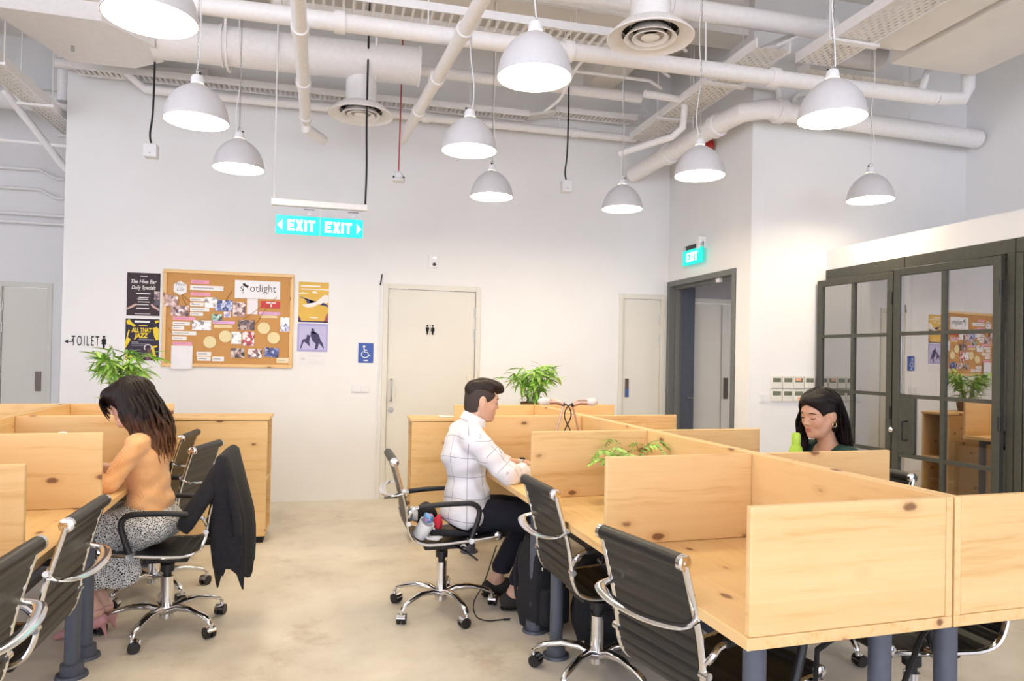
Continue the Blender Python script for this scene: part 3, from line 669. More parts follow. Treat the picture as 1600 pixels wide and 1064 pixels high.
PHS=[(-1.489,1.89,.115,.102,'party','party photo overlapping the left frame of the corkboard'),(-1.414,1.802,.153,.099,'party','group photo under the hexagon'),
(-1.147,1.887,.109,.099,'pale','bright photo beside the white strips at the top'),(-1.036,1.863,.154,.102,'blue','blue night photo in the middle of the corkboard'),
(-1.092,1.75,.089,.06,'green','small green photo under the blue night photo'),(-1.004,1.779,.059,.052,'lilac','small lilac photo under the blue night photo'),
(-1.224,1.673,.166,.091,'pale','sheet of small black and white pictures right of the third pink strip'),(-.831,1.687,.146,.093,'dark','dark photo of two people above the paired photos'),
(-.918,1.563,.088,.115,'pale','left of the paired upright photos in the middle'),(-.811,1.558,.106,.133,'red','right of the paired upright photos, with red clothes'),
(-.905,1.419,.121,.088,'dark','left of the three photos along the bottom of the corkboard'),(-.75,1.419,.126,.087,'party','middle of the three photos along the bottom of the corkboard'),
(-.6,1.431,.13,.09,'blue','right of the three photos along the bottom, slightly tilted'),(-.482,1.702,.087,.135,'comic','blue ink drawing near the right frame of the corkboard'),
(-.9,1.831,.109,.136,'party','upright photo just right of the blue night photo')]
for i,(x,z,w,h,k,lab) in enumerate(PHS):
    o=tag(box('photo_print',M['ph_'+k],-w/2,w/2,-.003-.0008*(i%3),-.001,-h/2,h/2),lab,'photo'); o.location=(x,YP-(.014 if i==0 else .0016),z); o.rotation_euler=(0,(.08 if i==12 else (.04 if i in (0,1,14) else 0)),0)
o=tag(box('letter_sheet',paper((.84,.80,.83)),-.048,.048,-.003,-.001,-.073,.073),'speckled white letter under the spotlight heading','paper'); o.location=(-.782,YP,1.863)
o=thing('red_card','red card with white print under the spotlight heading','card',(-.62,YP,1.886)); box('card_sheet',paper((.62,.06,.07)),-.086,.086,-.003,-.001,-.034,.034,o); box('white_print',paper(WHT),-.035,.05,-.0036,-.0031,.012,.024,o); box('white_mark',paper(WHT),0,.014,-.0036,-.0031,-.02,.004,o)
o=thing('heading_sheet','white sheet reading spotlight at the top right of the corkboard','paper',(-.738,YP,2.024)); box('paper_sheet',paper((.85,.84,.85)),-.204,.204,-.003,-.001,-.085,.085,o)
text_mesh('lettering','s  otlight',.105,M['black'],o,(.005,-.0034,.012),sx=.88,offset=-.0012)
b=MB(); b.tube([(-.128,-.0035,.048),(-.128,-.0035,-.045)],.0016,4); b.prism([(-.135,.055),(-.118,.058),(-.09,.035),(-.098,.018),(-.118,.03),(-.13,.038)],-.0036,-.0031,fn); b.prism([(-.1,.02),(-.088,.036),(-.078,.038),(-.09,.012)],-.0036,-.0031,fn); b.build('spotlight_drawing',M['black'],o,smooth=False)
o=thing('hexagon_badge','white hexagonal badge with handwriting at the top left of the corkboard','badge',(-1.415,YP,2.012))
b=MB(); b.prism([(.064*math.sin(a*PI/3),.067*math.cos(a*PI/3)) for a in range(6)],-.006,-.001,fn); b.build('hexagon',paper((.85,.84,.84)),o,smooth=False)
text_mesh('lettering','Hive\nLife',.045,M['black'],o,(0,-.0065,.012),shear=.3,offset=-.0008)
o=tag(box('hanging_sheet',paper((.83,.82,.84)),-.091,.091,-.0022,-.001,-.108,.108),'blank white sheet hanging over the lower frame of the corkboard','paper'); o.location=(-1.386,YP-.0135,1.371)
for i,(x,z,lab) in enumerate(((-1.149,1.517,'lowest left round yellow note on the corkboard'),(-1.014,1.573,'round yellow note touching the paired photos'),(-.674,1.661,'upper right round yellow note on the corkboard'),(-.583,1.57,'lower right round yellow note on the corkboard'))):
    b=MB(); b.lathe([(.001,0),(.056,0),(.056,.008),(.001,.008)],n=28,M=Matrix.Rotation(PI/2,4,'X')); o=b.build('round_note',paper((.80,.68,.38))); tag(o,lab,'note'); o.location=(x,YP-.001,z)
o=thing('string_loops','thin brown strings looped across the corkboard','string',(-.986,YP,1.734))
for pts in ([(-.42,.22),(-.40,.17),(-.36,.10),(-.34,.05)],[(-.41,.22),(-.35,.16),(-.30,.13)],[(.02,.27),(-.02,.2),(-.06,.13)],[(.32,.17),(.25,.10),(.12,0)],[(.42,.23),(.33,.12),(.25,-.02),(.15,-.1)],[(-.53,-.09),(-.48,-.15)]):
    MB().tube([(u,-.004,v) for u,v in pts],.0022,5).build('string',plain('brown string',(.30,.14,.05),.9),o)
def poster(name,label,x,z,w,h,col):
    o=thing(name,label,'poster',(x,YW,z)); box('poster_sheet',col if not isinstance(col,tuple) else paper(col),-w/2,w/2,-.003,-.001,-h/2,h/2,o); return o
YEL=paper((.82,.62,.04)); WP=paper(WHT)
def lines(o,mat,rows,y=-.0035):
    for x0,x1,z,t in rows: box('printed_line',mat,x0,x1,y-.0004,y,z-t/2,z+t/2,o)
o=poster('poster','dark brown poster with white script lettering, upper left of the corkboard',-1.727,1.943,.277,.393,(.045,.028,.035))
text_mesh('lettering','The Hive Bar',.050,WP,o,(-.005,-.0034,.115),sx=.80,shear=.25,offset=.0006); text_mesh('lettering','Daily Specials',.050,WP,o,(-.002,-.0034,.06),sx=.74,shear=.25,offset=.0006)
lines(o,WP,[(-.03,.03,.165,.007),(-.06,.06,.005,.009),(-.04,.045,-.03,.007),(-.05,.04,-.045,.006),(-.045,.05,-.07,.007),(-.055,.045,-.095,.007),(-.06,.05,-.13,.009),(-.07,.06,-.18,.004)])
b=MB(); b.prism([(-.135,-.13),(-.09,-.10),(-.06,-.085),(-.055,-.10),(-.09,-.125),(-.135,-.145)],-.0034,-.003,fn); b.build('hand_print',paper((.62,.42,.34)),o,smooth=False)
b=MB(); b.prism([(.135,-.15),(.08,-.12),(.06,-.09),(.075,-.085),(.1,-.11),(.135,-.13)],-.0034,-.003,fn); b.build('hand_print',paper((.62,.42,.40)),o,smooth=False)
box('crowd_print',M['ph_dark'],.09,.136,-.0033,-.003,-.10,.03,o)
o=poster('poster','black and yellow jazz poster behind the plant, lower left of the corkboard',-1.729,1.527,.282,.381,(.03,.022,.045))
text_mesh('lettering','ALL THAT',.058,YEL,o,(-.008,-.0034,.085),sx=.62,shear=.15,offset=.0025); text_mesh('lettering','JAZZ',.058,YEL,o,(-.010,-.0034,.035),sx=.80,shear=.15,offset=.003)
lines(o,YEL,[(-.03,.04,.128,.008)]); lines(o,WP,[(-.065,.06,.165,.018)]); lines(o,paper((.4,.38,.42)),[(-.03,.1,.0,.008),(-.09,-.03,-.025,.006),(-.09,.04,-.04,.004),(-.09,.03,-.055,.004)])
for poly in ([(-.135,.17),(-.11,.185),(-.085,.15),(-.055,.13),(-.07,.115),(-.1,.135),(-.13,.14)],[(-.14,-.02),(-.115,.09),(-.105,.085),(-.12,.02),(-.095,.0),(-.125,-.06),(-.14,-.09)],[(.085,.11),(.12,.12),(.138,.1),(.138,.0),(.115,-.005),(.1,.03),(.09,.08)],[(.1,.175),(.135,.18),(.138,.165),(.11,.15)],[(.075,-.06),(.13,-.05),(.128,-.065),(.1,-.075),(.13,-.19),(.1,-.19),(.09,-.13)],[(-.135,-.13),(-.09,-.11),(-.06,-.19),(-.135,-.19)]):
    b=MB(); b.prism(poly,-.0034,-.003,fn); b.build('instrument_print',YEL,o,smooth=False)
b=MB(); b.tube([(.05+.03*math.cos(a),-.0034,-.075+.03*math.sin(a)) for a in np.linspace(-.5,3.8,16)],.005,4); b.build('ring_print',WP,o,smooth=False)
b=MB(); b.prism([(.03,-.19),(.075,-.19),(.085,-.12),(.07,-.08),(.045,-.08),(.04,-.13)],-.0034,-.003,fn); b.build('player_print',paper((.16,.08,.09)),o,smooth=False)
o=poster('poster','golden yellow travel poster with a white aeroplane shape, right of the corkboard',-.224,1.926,.28,.39,(.72,.46,.09))
lines(o,WP,[(-.12,.06,.155,.014),(-.12,.115,.125,.008),(-.03,.04,-.15,.009)])
for poly,c in (([(-.138,.055),(-.05,.035),(.02,.0),(.05,.03),(.10,.075),(.138,.07),(.138,.0),(.09,-.01),(.04,-.02),(.0,-.045),(-.06,-.055),(-.11,-.03),(-.06,-.02),(-.03,.01)],(.85,.80,.76)),([(-.138,.055),(-.02,.02),(.02,.01),(-.0,-.005),(-.06,-.015),(-.07,.02)],(.05,.05,.2)),([(.06,-.025),(.09,.0),(.138,-.03),(.138,-.045),(.1,-.03)],(.05,.05,.2)),([(-.138,.085),(-.1,.095),(-.05,.085),(-.05,.078),(-.138,.075)],(.85,.78,.62)),([(-.02,.095),(.0,.11),(.03,.1),(.04,.088),(.0,.085)],(.85,.80,.7)),([(.1,.12),(.138,.135),(.138,.115)],(.85,.8,.7)),([(-.14,-.195),(.14,-.195),(.14,-.183),(-.14,-.183)],(.05,.045,.14)),([(-.14,-.19),(-.14,-.13),(-.12,-.16),(-.11,-.19)],(.10,.05,.16)),([(.10,-.19),(.12,-.12),(.138,-.1),(.14,-.19)],(.35,.10,.14))):
    b=MB(); b.prism(poly,-.0034,-.003,fn); b.build('poster_print',paper(c),o,smooth=False)
o=poster('poster','lilac poster with a dark group of figures, right of the corkboard',-.227,1.582,.283,.272,(.40,.38,.66))
box('inner_panel',paper((.52,.50,.74)),-.125,.125,-.0034,-.003,-.115,.115,o)
for poly in ([(-.01,.09),(.01,.09),(.02,.05),(.06,.03),(.075,-.02),(.1,-.06),(.11,-.11),(.085,-.08),(.06,-.05),(.05,-.11),(.02,-.115),(.03,-.06),(.0,-.03),(-.02,.02)],[(-.05,.03),(-.02,.02),(-.03,-.04),(-.02,-.09),(-.05,-.06),(-.08,-.04),(-.105,-.11),(-.115,-.11),(-.095,-.02),(-.06,-.01)],[(-.025,.045),(.015,.06),(.06,.035),(.02,.04)]):
    b=MB(); b.prism(poly,-.0038,-.0034,fn); b.build('figure_print',paper((.06,.05,.13)),o,smooth=False)
o=poster('notice_sheet','faint white notice sheet below the lilac poster',-.227,1.375,.244,.111,(.80,.79,.80)); lines(o,paper((.62,.61,.65)),[(-.04,.1,.04,.004),(-.04,.08,.028,.003),(-.1,-.07,.0,.02),(-.04,.06,-.03,.003)])
# ------------------------------------------------------------------ workbenches
def bench(label,ox,oy,rz,side,ys,legs_y):
    # side -1: left half of a double row, +1: right half. local y runs along the row, x away from the spine
    o=thing('workbench',label,'desk',(ox,oy,0),rz); s=side; D=.655; g=.003; t=.022
    def bx(name,mat,xa,xb,y0,y1,z0,z1,bev=.002):
        a,b=sorted((s*xa,s*xb)); return box(name,mat,a,b,y0,y1,z0,z1,o,bev)
    y0=ys[0]; y1=ys[-1]+t
    bx('tabletop',M['piney'],g,D,y0,y1,.709,.740)
    bx('spine_panel',M['piney'],g,g+t,y0,y1,.740,1.068)
    for k,y in enumerate(ys):
        bx('divider_panel',M['pinex'],g+t+.0005,D-.006,y+.0005,y+t,.7405,1.0675,.004)
    for y in legs_y:
        for x in (.12,.54):
            b=MB(); b.cyl((s*x,y,.012),(s*x,y,.709),.031,n=20); b.lathe([(.001,.014),(.062,.014),(.066,.0)],(s*x,y,0),n=24); b.lathe([(.046,.0),(.046,.045),(.031,.05)],(s*x,y,0.012),n=24); b.build('leg',M['steel'],o)
        b=MB(); b.box(min(s*.12,s*.54),max(s*.12,s*.54),y-.02,y+.02,.66,.708); b.build('cross_rail',M['steel'],o,smooth=False)
    for a,b_ in ((legs_y[0],legs_y[1]),(legs_y[2],legs_y[3])):
        bx('long_rail',M['steel'],.30,.36,a,b_,.655,.705)
        bx('floor_rail',M['steel'],.10,.14,a,b_,.16,.20)
    b=MB(); yy=legs_y[0]; b.tube([(s*.14,yy+.03,.70),(s*.20,yy+.16,.55),(s*.16,yy+.22,.3),(s*.13,yy+.1,.1)],.009,6); b.build('power_cable',M['rubber'],o)
    return o
YR=[0,.87,1.75,2.635,3.60]
bench('left half of the right double pine workbench, nearest the aisle',1.66,1.575,R(2.44),-1,YR,[.13,1.66,1.98,3.5])
bench('right half of the right double pine workbench, facing the glass room',1.662,1.575,R(2.44),1,YR,[.13,1.66,1.98,3.5])
YL=[0,.90,1.81,2.70,3.65]
bench('right half of the left pine workbench, beside the aisle',-1.535,1.555,R(3.0),1,YL,[.13,1.86,2.06,3.55])
bench('left half of the left pine workbench, at the left edge',-1.537,1.555,R(3.0),-1,YL,[.13,1.86,2.06,3.55])
# ------------------------------------------------------------------ low cabinets
def cabinet(label,x0,x1,y0,y1,h,open_side):
    o=thing('low_cabinet',label,'cabinet',(x0,y0,0)); w=x1-x0; d=y1-y0
    box('plinth',M['black'],.02,w-.02,.02,d-.02,0,.05,o)
    box('front_panel',M['pinex'],0,w,0,.02,.05,h-.028,o,.002)
    box('rear_panel',M['pinex'],.0,w,d-.02,d,.05,h-.028,o,.002)
    box('top_board',M['pinex'],-.012,w+.012,-.006,d+.006,h-.024,h,o,.003)
    box('shadow_gap',M['handle'],.004,w-.004,.004,d-.004,h-.030,h-.0245,o)
    box('bottom_board',M['pinex'],.003,w-.003,.0205,d-.0205,.05,.07,o)
    box('shelf_board',M['pinex'],.003,w-.003,.0205,d-.0205,h*.5-.01,h*.5+.01,o)
    box('inner_partition',M['black'],w/2-.2,w/2+.2,.0205,d-.0205,.0705,h-.031,o)
    return o
cabinet('pine cabinet behind the draped jacket, left of the toilet door',-1.78,-.49,5.55,5.93,.945,1)
cabinet('pine cabinet with open black side shelves, behind the man',.575,2.10,5.40,5.68,.945,-1)
# ------------------------------------------------------------------ office chairs
PROF=catmull([(.272,.448),(.15,.434),(.0,.422),(-.11,.420),(-.178,.444),(-.212,.505),(-.220,.575),(-.234,.655),(-.262,.755),(-.292,.858)],97)
def make_chair():
    o=thing('office_chair','','chair',group='black sling office chairs')
    n=len(PROF); b=MB(); v=[]; W=.186
    seat=[]
    for i,(x,z) in enumerate(PROF):
        a=PROF[max(i-1,0)]; c=PROF[min(i+1,n-1)]; tx,tz=c[0]-a[0],c[1]-a[1]; l=math.hypot(tx,tz); nx,nz=-tz/l,tx/l
        if i==0: nrm=(nx,nz)
        g=.004 if i%6==0 else 0.0
        # nx,nz points up/forward or down; make +: the sitting side
        sgn=1 if (nz>0 or (abs(nz)<.3 and nx>0)) else -1
        if nx*1+nz*0.4<0 and nz<0: sgn=-1
        nx,nz=-nx,-nz
        up=(nx,nz) if (nz>.1 or nx>.1) else (-nx,-nz)
        seat.append((x,z,up,g))
    for x,z,u,g in seat:
        e=.006-g
        v+= [(x+u[0]*e,-W,z+u[1]*e),(x+u[0]*e,W,z+u[1]*e),(x-u[0]*e,W,z-u[1]*e),(x-u[0]*e,-W,z-u[1]*e)]
    f=[]
    for i in range(n-1):
        for k in range(4):
            k2=(k+1)%4; f.append((i*4+k,i*4+k2,(i+1)*4+k2,(i+1)*4+k))
    f+=[(3,2,1,0),tuple((n-1)*4+k for k in range(4))]
    b.add(v,f); b.build('leather_sling',M['leather'],o,angle=50)
    for s in (-1,1):
        MB().tube([(x,s*(W+.012),z) for x,z in PROF[::2]],.0125,8,flat=.7).build('side_rail',M['chrome'],o)
    for x,z in ((PROF[0][0]+.006,PROF[0][1]+.002),(PROF[-1][0]-.002,PROF[-1][1]+.006)):
        r=MB().cyl((x,-W+.002,z),(x,W-.002,z),.0235,n=20).build('roller',M['leather'],o)
        for s in (-1,1):
            c=MB(); c.tube([(x,s*(W-.001),z),(x,s*(W+.016),z),(x,s*(W+.020),z)],[.0235,.0235,.018],18); c.cyl((x,s*(W+.019),z),(x,s*(W+.023),z),.007,n=10); c.build('roller_cap',M['chrome'],r)
    # bowed brace behind the back
    br=[(-.246,-W-.012,.70),(-.30,-W-.006,.688),(-.328,-W*.55,.680),(-.334,0,.678),(-.328,W*.55,.680),(-.30,W+.006,.688),(-.246,W+.012,.70)]
    b=MB(); b.tube(catmull(br,31),.019,10,flat=.40,up=(1,0,0)); b.build('back_brace',M['chrome'],o)
    for s in (-1,1):
        b=MB(); b.cyl((-.243,s*(W+.004),.715),(-.243,s*(W+.030),.715),.010,n=10); b.build('brace_bolt',M['chrome'],o)
        b=MB(); b.cyl((-.216,s*(W+.002),.54),(-.216,s*(W+.034),.54),.013,n=10); b.build('rail_bolt',M['chrome'],o)
    # armrests
    for s in (-1,1):
        y=s*(W+.040)
        a=catmull([(-.165,y,.628),(-.05,y,.638),(.06,y,.640),(.125,y,.636),(.158,y,.610),(.160,y,.570),(.140,y,.50),(.122,y,.452)],36)
        r=MB().tube(a,.0145,10).build('armrest',M['blackplastic'],o)
        b=MB(); b.tube(catmull([(-.216,s*(W+.022),.575),(-.212,y,.598),(-.19,y,.620),(-.160,y,.628)],10),.010,8); b.build('armrest_bracket',M['chrome'],r)
        b=MB(); b.cyl((.119,y+s*.014,.440),(.119,s*(W+.004),.436),.016,n=14); b.build('armrest_clamp',M['chrome'],r)
    b=MB(); b.box(-.11,.10,-.075,.075,.355,.412); b.box(-.03,.03,-W-.004,W+.004,.395,.415); b.build('tilt_mechanism',M['blackplastic'],o,bevel=.012)
    b=MB(); b.tube([(.06,-.07,.375),(.10,-.16,.368),(.16,-.22,.33)],.006,8); b.tube([(.10,.0,.375),(.15,0,.36)],.014,10); b.build('height_lever',M['blackplastic'],o)
    b=MB(); b.cyl((.10,-.09,.378),(.10,-.118,.378),.017,n=14); b.build('tension_knob',M['chrome'],o)
    b=MB(); b.lathe([(.001,.335),(.034,.335),(.034,.30),(.02,.295),(.02,.27)],(0,0,0),n=20); b.lathe([(.016,.36),(.016,.25)],n=16); b.build('gas_lift',M['blackplastic'],o)
    b=MB(); b.lathe([(.017,.275),(.029,.272),(.030,.13),(.034,.10),(.034,.06),(.02,.055),(.001,.055)],n=20); b.build('column',M['chrome'],o)
    for k in range(5):
        a=2*PI*k/5; M4=Matrix.Rotation(a,4,'Z'); b=MB()
        secs=[(.02,.095,.030,.022),(.08,.122,.024,.018),(.16,.124,.020,.014),(.24,.106,.018,.012),(.285,.088,.016,.012),(.30,.066,.012,.010)]
        v=[];f=[]
        for r_,z,hw,hh in secs:
            for q in range(8):
                t=2*PI*(q+.5)/8; v.append(tuple(M4@Vector((r_,hw*math.cos(t),z+hh*math.sin(t)))))
        for i in range(5):
            for q in range(8): q2=(q+1)%8; f.append((i*8+q,i*8+q2,(i+1)*8+q2,(i+1)*8+q))
        f+=[tuple(range(7,-1,-1)),tuple(40+q for q in range(8))]
        b.add(v,f); arm=b.build('base_arm',M['chrome'],o,angle=60)
        c=M4@Vector((.298,0,.0)); tw=a+1.1+.9*k; d=Vector((math.cos(tw),math.sin(tw),0)); p=Vector((-d.y,d.x,0))
        cw=c+d*.014
        b=MB()
        for s in (-1,1): b.cyl(cw+p*(s*.005)+Vector((0,0,.0275)),cw+p*(s*.024)+Vector((0,0,.0275)),.0275,n=18)
        b.cyl(cw+p*.006+Vector((0,0,.0275)),cw-p*.006+Vector((0,0,.0275)),.012,n=10)
        b.build('caster_wheel',M['blackplastic'],arm)
        b=MB(); vv=[];ff=[]
        for i,t in enumerate(np.linspace(.25,PI*.92,9)):
            for s in (-1,1): vv.append(tuple(cw+d*(-.031*math.cos(t))+p*(s*.023)+Vector((0,0,.0275+.031*math.sin(t)))))
        for i in range(8): ff.append((2*i,2*i+1,2*i+3,2*i+2))
        b.add(vv,ff); b.cyl((c.x,c.y,.05),(c.x,c.y,.075),.010,n=10); b.build('caster_hood',M['chrome'],arm)
    return o
CH=[((.60,3.93),1,.45,'office chair the man sits on, with clutter behind him on the seat'),
((-.82,3.93),180,.2,'office chair of the woman in the skirt, with a black jacket over its back'),
((-1.02,4.53),167,.9,'office chair partly hidden behind the woman in the skirt'),
((-1.24,5.12),176,.4,'office chair furthest along the left workbench, beside the pine cabinet'),
((-1.125,2.72),181,.3,'empty office chair pushed into the left workbench, its back seen whole'),
((-1.12,2.11),180,.6,'empty office chair cut off by the left edge'),
((1.17,2.98),4,.55,'empty office chair next to the black bags under the right workbench'),
((1.19,2.04),14,.1,'nearest empty office chair at the right workbench, its back filling the foreground'),
((2.51,3.10),180,.2,'office chair of the dark haired woman by the glass room, mostly hidden'),
((2.13,2.20),180,.75,'office chair tucked under the far side of the right workbench')]
c0=make_chair()
for i,((x,y),a,br,lab) in enumerate(CH):
    o=c0 if i==0 else copy_tree(c0)
    o.location=(x,y,0 if i!=3 else 0); o.rotation_euler=(0,0,R(a)); o['label']=lab
# ------------------------------------------------------------------ plants
def leaf_mesh(l,w,droop):
    b=MB(); v=[];f=[]
    for i in range(6):
        t=i/5; ww=w*math.sin(PI*min(.98,max(.03,t))**.8); z=-droop*t*t*l
        v+=[(t*l,-ww,z),(t*l,0,z-.12*w),(t*l,ww,z)]
    for i in range(5):
        f+=[(3*i,3*i+3,3*i+4,3*i+1),(3*i+1,3*i+4,3*i+5,3*i+2)]
    b.add(v,f); return b.mesh('leaf')
def greens(name,a,b_):
    m,t,b=nt(name); oi=N(t,'ShaderNodeObjectInfo'); L(t,ramp(t,oi.outputs['Random'],[(0,a),(1,b_)]),b.inputs['Base Color']); b.inputs['Roughness'].default_value=.42
    b.inputs['Subsurface Weight'].default_value=.0; return m
M['leafg']=greens('bamboo leaf',(.11,.33,.025),(.48,.74,.14)); M['stemg']=plain('bamboo stem',(.22,.36,.08),.5); M['soil']=plain('soil',(.03,.02,.012),1)
M['pot']=plain('brown wicker pot',(.16,.07,.03),.7,var=.2,nscale=120,bmp=.4); M['twig']=plain('cream twig',(.72,.58,.38),.7)
def bamboo(label,x,y,z,h,rad,nst,nleaf,seed):
    rg=random.Random(seed); o=thing('potted_bamboo',label,'plant',(x,y,z))
    b=MB(); b.lathe([(.001,0),(.085,0),(.10,.05),(.105,.115),(.098,.12),(.09,.115)],n=28); b.build('pot',M['pot'],o)
    b=MB(); b.disc((0,0,.105),.092,20); b.build('soil',M['soil'],o,smooth=False)
    lms=[leaf_mesh(.125,.012,.35),leaf_mesh(.10,.0105,.6),leaf_mesh(.14,.013,.2)]
    for m in lms: m.materials.append(M['leafg'])
    per=nleaf//nst
    for s in range(nst):
        a=rg.uniform(0,2*PI); sp=rg.uniform(.25,1)**.7*rad*.8; hh=h*rg.uniform(.62,1.0)*(1.05-.35*(sp/rad)**2)
        bx_,by_=.03*math.cos(a),.03*math.sin(a)
        pts=catmull([(bx_,by_,.09),(bx_*1.6+.12*sp*math.cos(a),by_*1.6+.12*sp*math.sin(a),.09+hh*.5),(sp*.6*math.cos(a),sp*.6*math.sin(a),.09+hh*.85),(sp*math.cos(a),sp*math.sin(a),.09+hh*.9)],14)
        st=MB().tube(pts,[.0042-.0002*i for i in range(14)],6).build('stem',M['stemg'],o)
        for q in range(per):
            t=rg.uniform(.42,1.0) if rg.random()<.85 else rg.uniform(.15,.45); p=pts[min(13,int(t*13))]
            lf=bpy.data.objects.new('leaf',rg.choice(lms)); COL.objects.link(lf); lf.parent=st; lf.location=p
            lf.rotation_euler=(rg.uniform(-.5,.5),rg.uniform(-.55,.65),a+rg.gauss(0,1.3)); k=rg.uniform(.75,1.15); lf.scale=(k,k,k)
    return o
bamboo('leafy green bamboo plant behind the woman in the skirt',-1.55,5.72,.945,.47,.36,22,297,3)
bamboo('leafy green bamboo plant in a brown pot beyond the right workbench',1.575,5.53,.945,.42,.34,22,297,5)
bl=bpy.data.objects
def fern(label,x,y,z):
    rg=random.Random(11); o=thing('potted_fern',label,'plant',(x,y,z))
    b=MB(); b.lathe([(.001,0),(.05,0),(.065,.10),(.06,.105),(.055,.095)],n=22); b.disc((0,0,.09),.055,16); b.build('pot',M['whiteplastic'],o)
    lm=leaf_mesh(.05,.010,.3); lm.materials.append(M['leafg'])
    for s in range(13):
        a=2*PI*s/13+rg.uniform(-.2,.2); l=rg.uniform(.16,.24); up=rg.uniform(.10,.22)
        pts=catmull([(0,0,.09),(l*.35*math.cos(a),l*.35*math.sin(a),.09+up*.8),(l*.75*math.cos(a),l*.75*math.sin(a),.09+up),(l*math.cos(a),l*math.sin(a),.09+up*.8)],12)
        st=MB().tube(pts,.002,5).build('frond',M['stemg'],o)
        for i in range(3,12):
            for s2 in (-1,1):
                lf=bpy.data.objects.new('leaf',lm); COL.objects.link(lf); lf.parent=st; lf.location=pts[i]; lf.rotation_euler=(0,rg.uniform(-.2,.3),a+s2*1.05); k=1.1-.06*(i-3); lf.scale=(k,k,k)
fern('small fern standing on the right workbench behind a divider',1.36,3.10,.7405)
o=thing('twig_vase','cream dried twigs in a vase just behind the man\'s head','decoration',(1.06,5.52,.9455))
b=MB(); b.lathe([(.001,0),(.035,0),(.045,.06),(.02,.12),(.024,.14)],n=20); b.build('vase',M['whiteplastic'],o)
for dx,dy,h in ((-.05,0,.33),(.0,.02,.36),(.05,-.01,.38),(.02,-.02,.31)):
    MB().tube(catmull([(0,0,.12),(dx*.3,dy,.22),(dx,dy,h)],8),[.006]*4+[.005,.004,.004,.003],6).build('twig',M['twig'],o)
o=tag(MB().add([(-.06,-.04,0),(.07,-.04,0),(.07,.05,.001),(-.06,.05,.006)],[(0,1,2,3)]).add([(-.06,-.04,.002),(.07,-.04,.002),(.07,.05,.003),(-.06,.05,.012)],[(0,1,2,3)]).build('loose_papers',paper(WHT),None,(.86,5.5,.9465)),'loose white papers on the cabinet behind the man','paper')
# ------------------------------------------------------------------ small things on the desks
M['copper']=plain('rose metal',(.62,.42,.34),.3,.8); M['frost']=plain('frosted white glass',(.72,.66,.62),.15)
def desk_lamp(label,x,y,s):
    o=thing('desk_lamp',label,'lamp',(x,y,.7405))
    b=MB(); b.lathe([(.001,.018),(.05,.016),(.055,0),(.001,0)],n=24); b.build('base',M['copper'],o)
    b=MB(); b.tube([(0,0,.016),(s*.03,0,.22),(-s*.02,0,.40)],.006,8); b.build('arm',M['copper'],o)
    b=MB(); b.ell((-s*.02,0,.41),(.013,.013,.013),10,8); b.build('joint',M['blackplastic'],o)
    b=MB(); b.tube([(-s*.02,0,.41),(s*.02,0,.425),(s*.07,0,.425)],[.012,.016,.018],12); b.build('head_socket',M['copper'],o)
    b=MB(); b.ell((s*.10,0,.428),(.042,.024,.024),16,10); b.build('lamp_bulb_shade',M['frost'],o)
    b=MB(); b.tube(catmull([(s*.0,0,.42),(-s*.05,0,.40),(-s*.07,0,.34),(-s*.03,0,.25),(s*.02,.01,.1),(s*.02,.03,.01)],24),.004,6); b.build('cable',M['rubber'],o)
desk_lamp('small desk lamp with its head turned left, behind the workbench dividers',1.315,4.02,-1)
desk_lamp('small desk lamp with its head turned right, behind the workbench dividers',1.40,3.98,1)
o=thing('white_bottle','white bottle peeking over a divider of the left workbench','bottle',(-1.205,3.60,.7405))
b=MB(); b.lathe([(.001,0),(.035,0),(.036,.20),(.03,.235),(.016,.25)],n=22); b.build('bottle_body',M['whiteplastic'],o); b=MB(); b.lathe([(.019,.245),(.019,.305),(.015,.31),(.001,.31)],n=18); b.build('cap',M['whiteplastic'],o)
M['laptop']=plain('dark grey laptop shell',(.05,.05,.055),.4); 
def laptop(label,x,y,rz):
    o=thing('laptop',label,'laptop',(x,y,.7405),rz)
    box('keyboard_base',M['laptop'],-.115,.115,-.16,.16,0,.016,o,.004)
    box('key_field',M['blackplastic'],-.09,.03,-.14,.14,.016,.0175,o)
    box('screen_lid',M['laptop'],-.004,.004,-.16,.16,0,.215,o,.003,loc=(.118,0,.014),rot=(0,.25,0))
laptop('dark laptop in front of the man, hidden behind the divider',1.27,3.88,R(2))
laptop('dark laptop in front of the woman in the skirt',-1.37,4.0,R(183))
laptop('dark laptop in front of the dark haired woman by the glass room',1.98,3.1,R(182))
# sofa and leaning frame in the meeting room
M['teal']=plain('grey teal upholstery',(.22,.30,.30),.9,var=.06,nscale=60,bmp=.2)
o=thing('sofa','grey teal sofa inside the glass meeting room','sofa',(5.38,4.45,0))
for a in ((-.30,.38,-.62,.62,.12,.42),(.16,.40,-.72,.72,.12,.86),(-.30,.36,-.76,-.62,.12,.62),(-.30,.36,.62,.76,.12,.62)):
    box('cushion',M['teal'],*a,o,.04)
for x in (-.24,.32):
    for y in (-.66,.66): MB().cyl((x,y,0),(x,y,.13),.02,.025,n=10).build('leg',M['blackplastic'],o)
MB().tube([(-.31,-.6,.44),(-.31,.6,.44)],.008,6).build('piping',paper(WHT),o)
o=thing('leaning_frame','black framed grey board standing just inside the glass door','board',(4.75,4.05,0),R(20))
box('panel',M['ceilg'],-.006,.006,-.33,.33,.04,.82,o)
for a in ((-.012,.012,-.36,-.33,.0,.85),(-.012,.012,.33,.36,.0,.85),(-.012,.012,-.33,.33,.82,.85),(-.012,.012,-.33,.33,.0,.03)): box('frame_bar',M['blackplastic'],*a,o,.003)
box('rear_stand',M['blackplastic'],.0,.20,-.02,.02,0,.02,o)
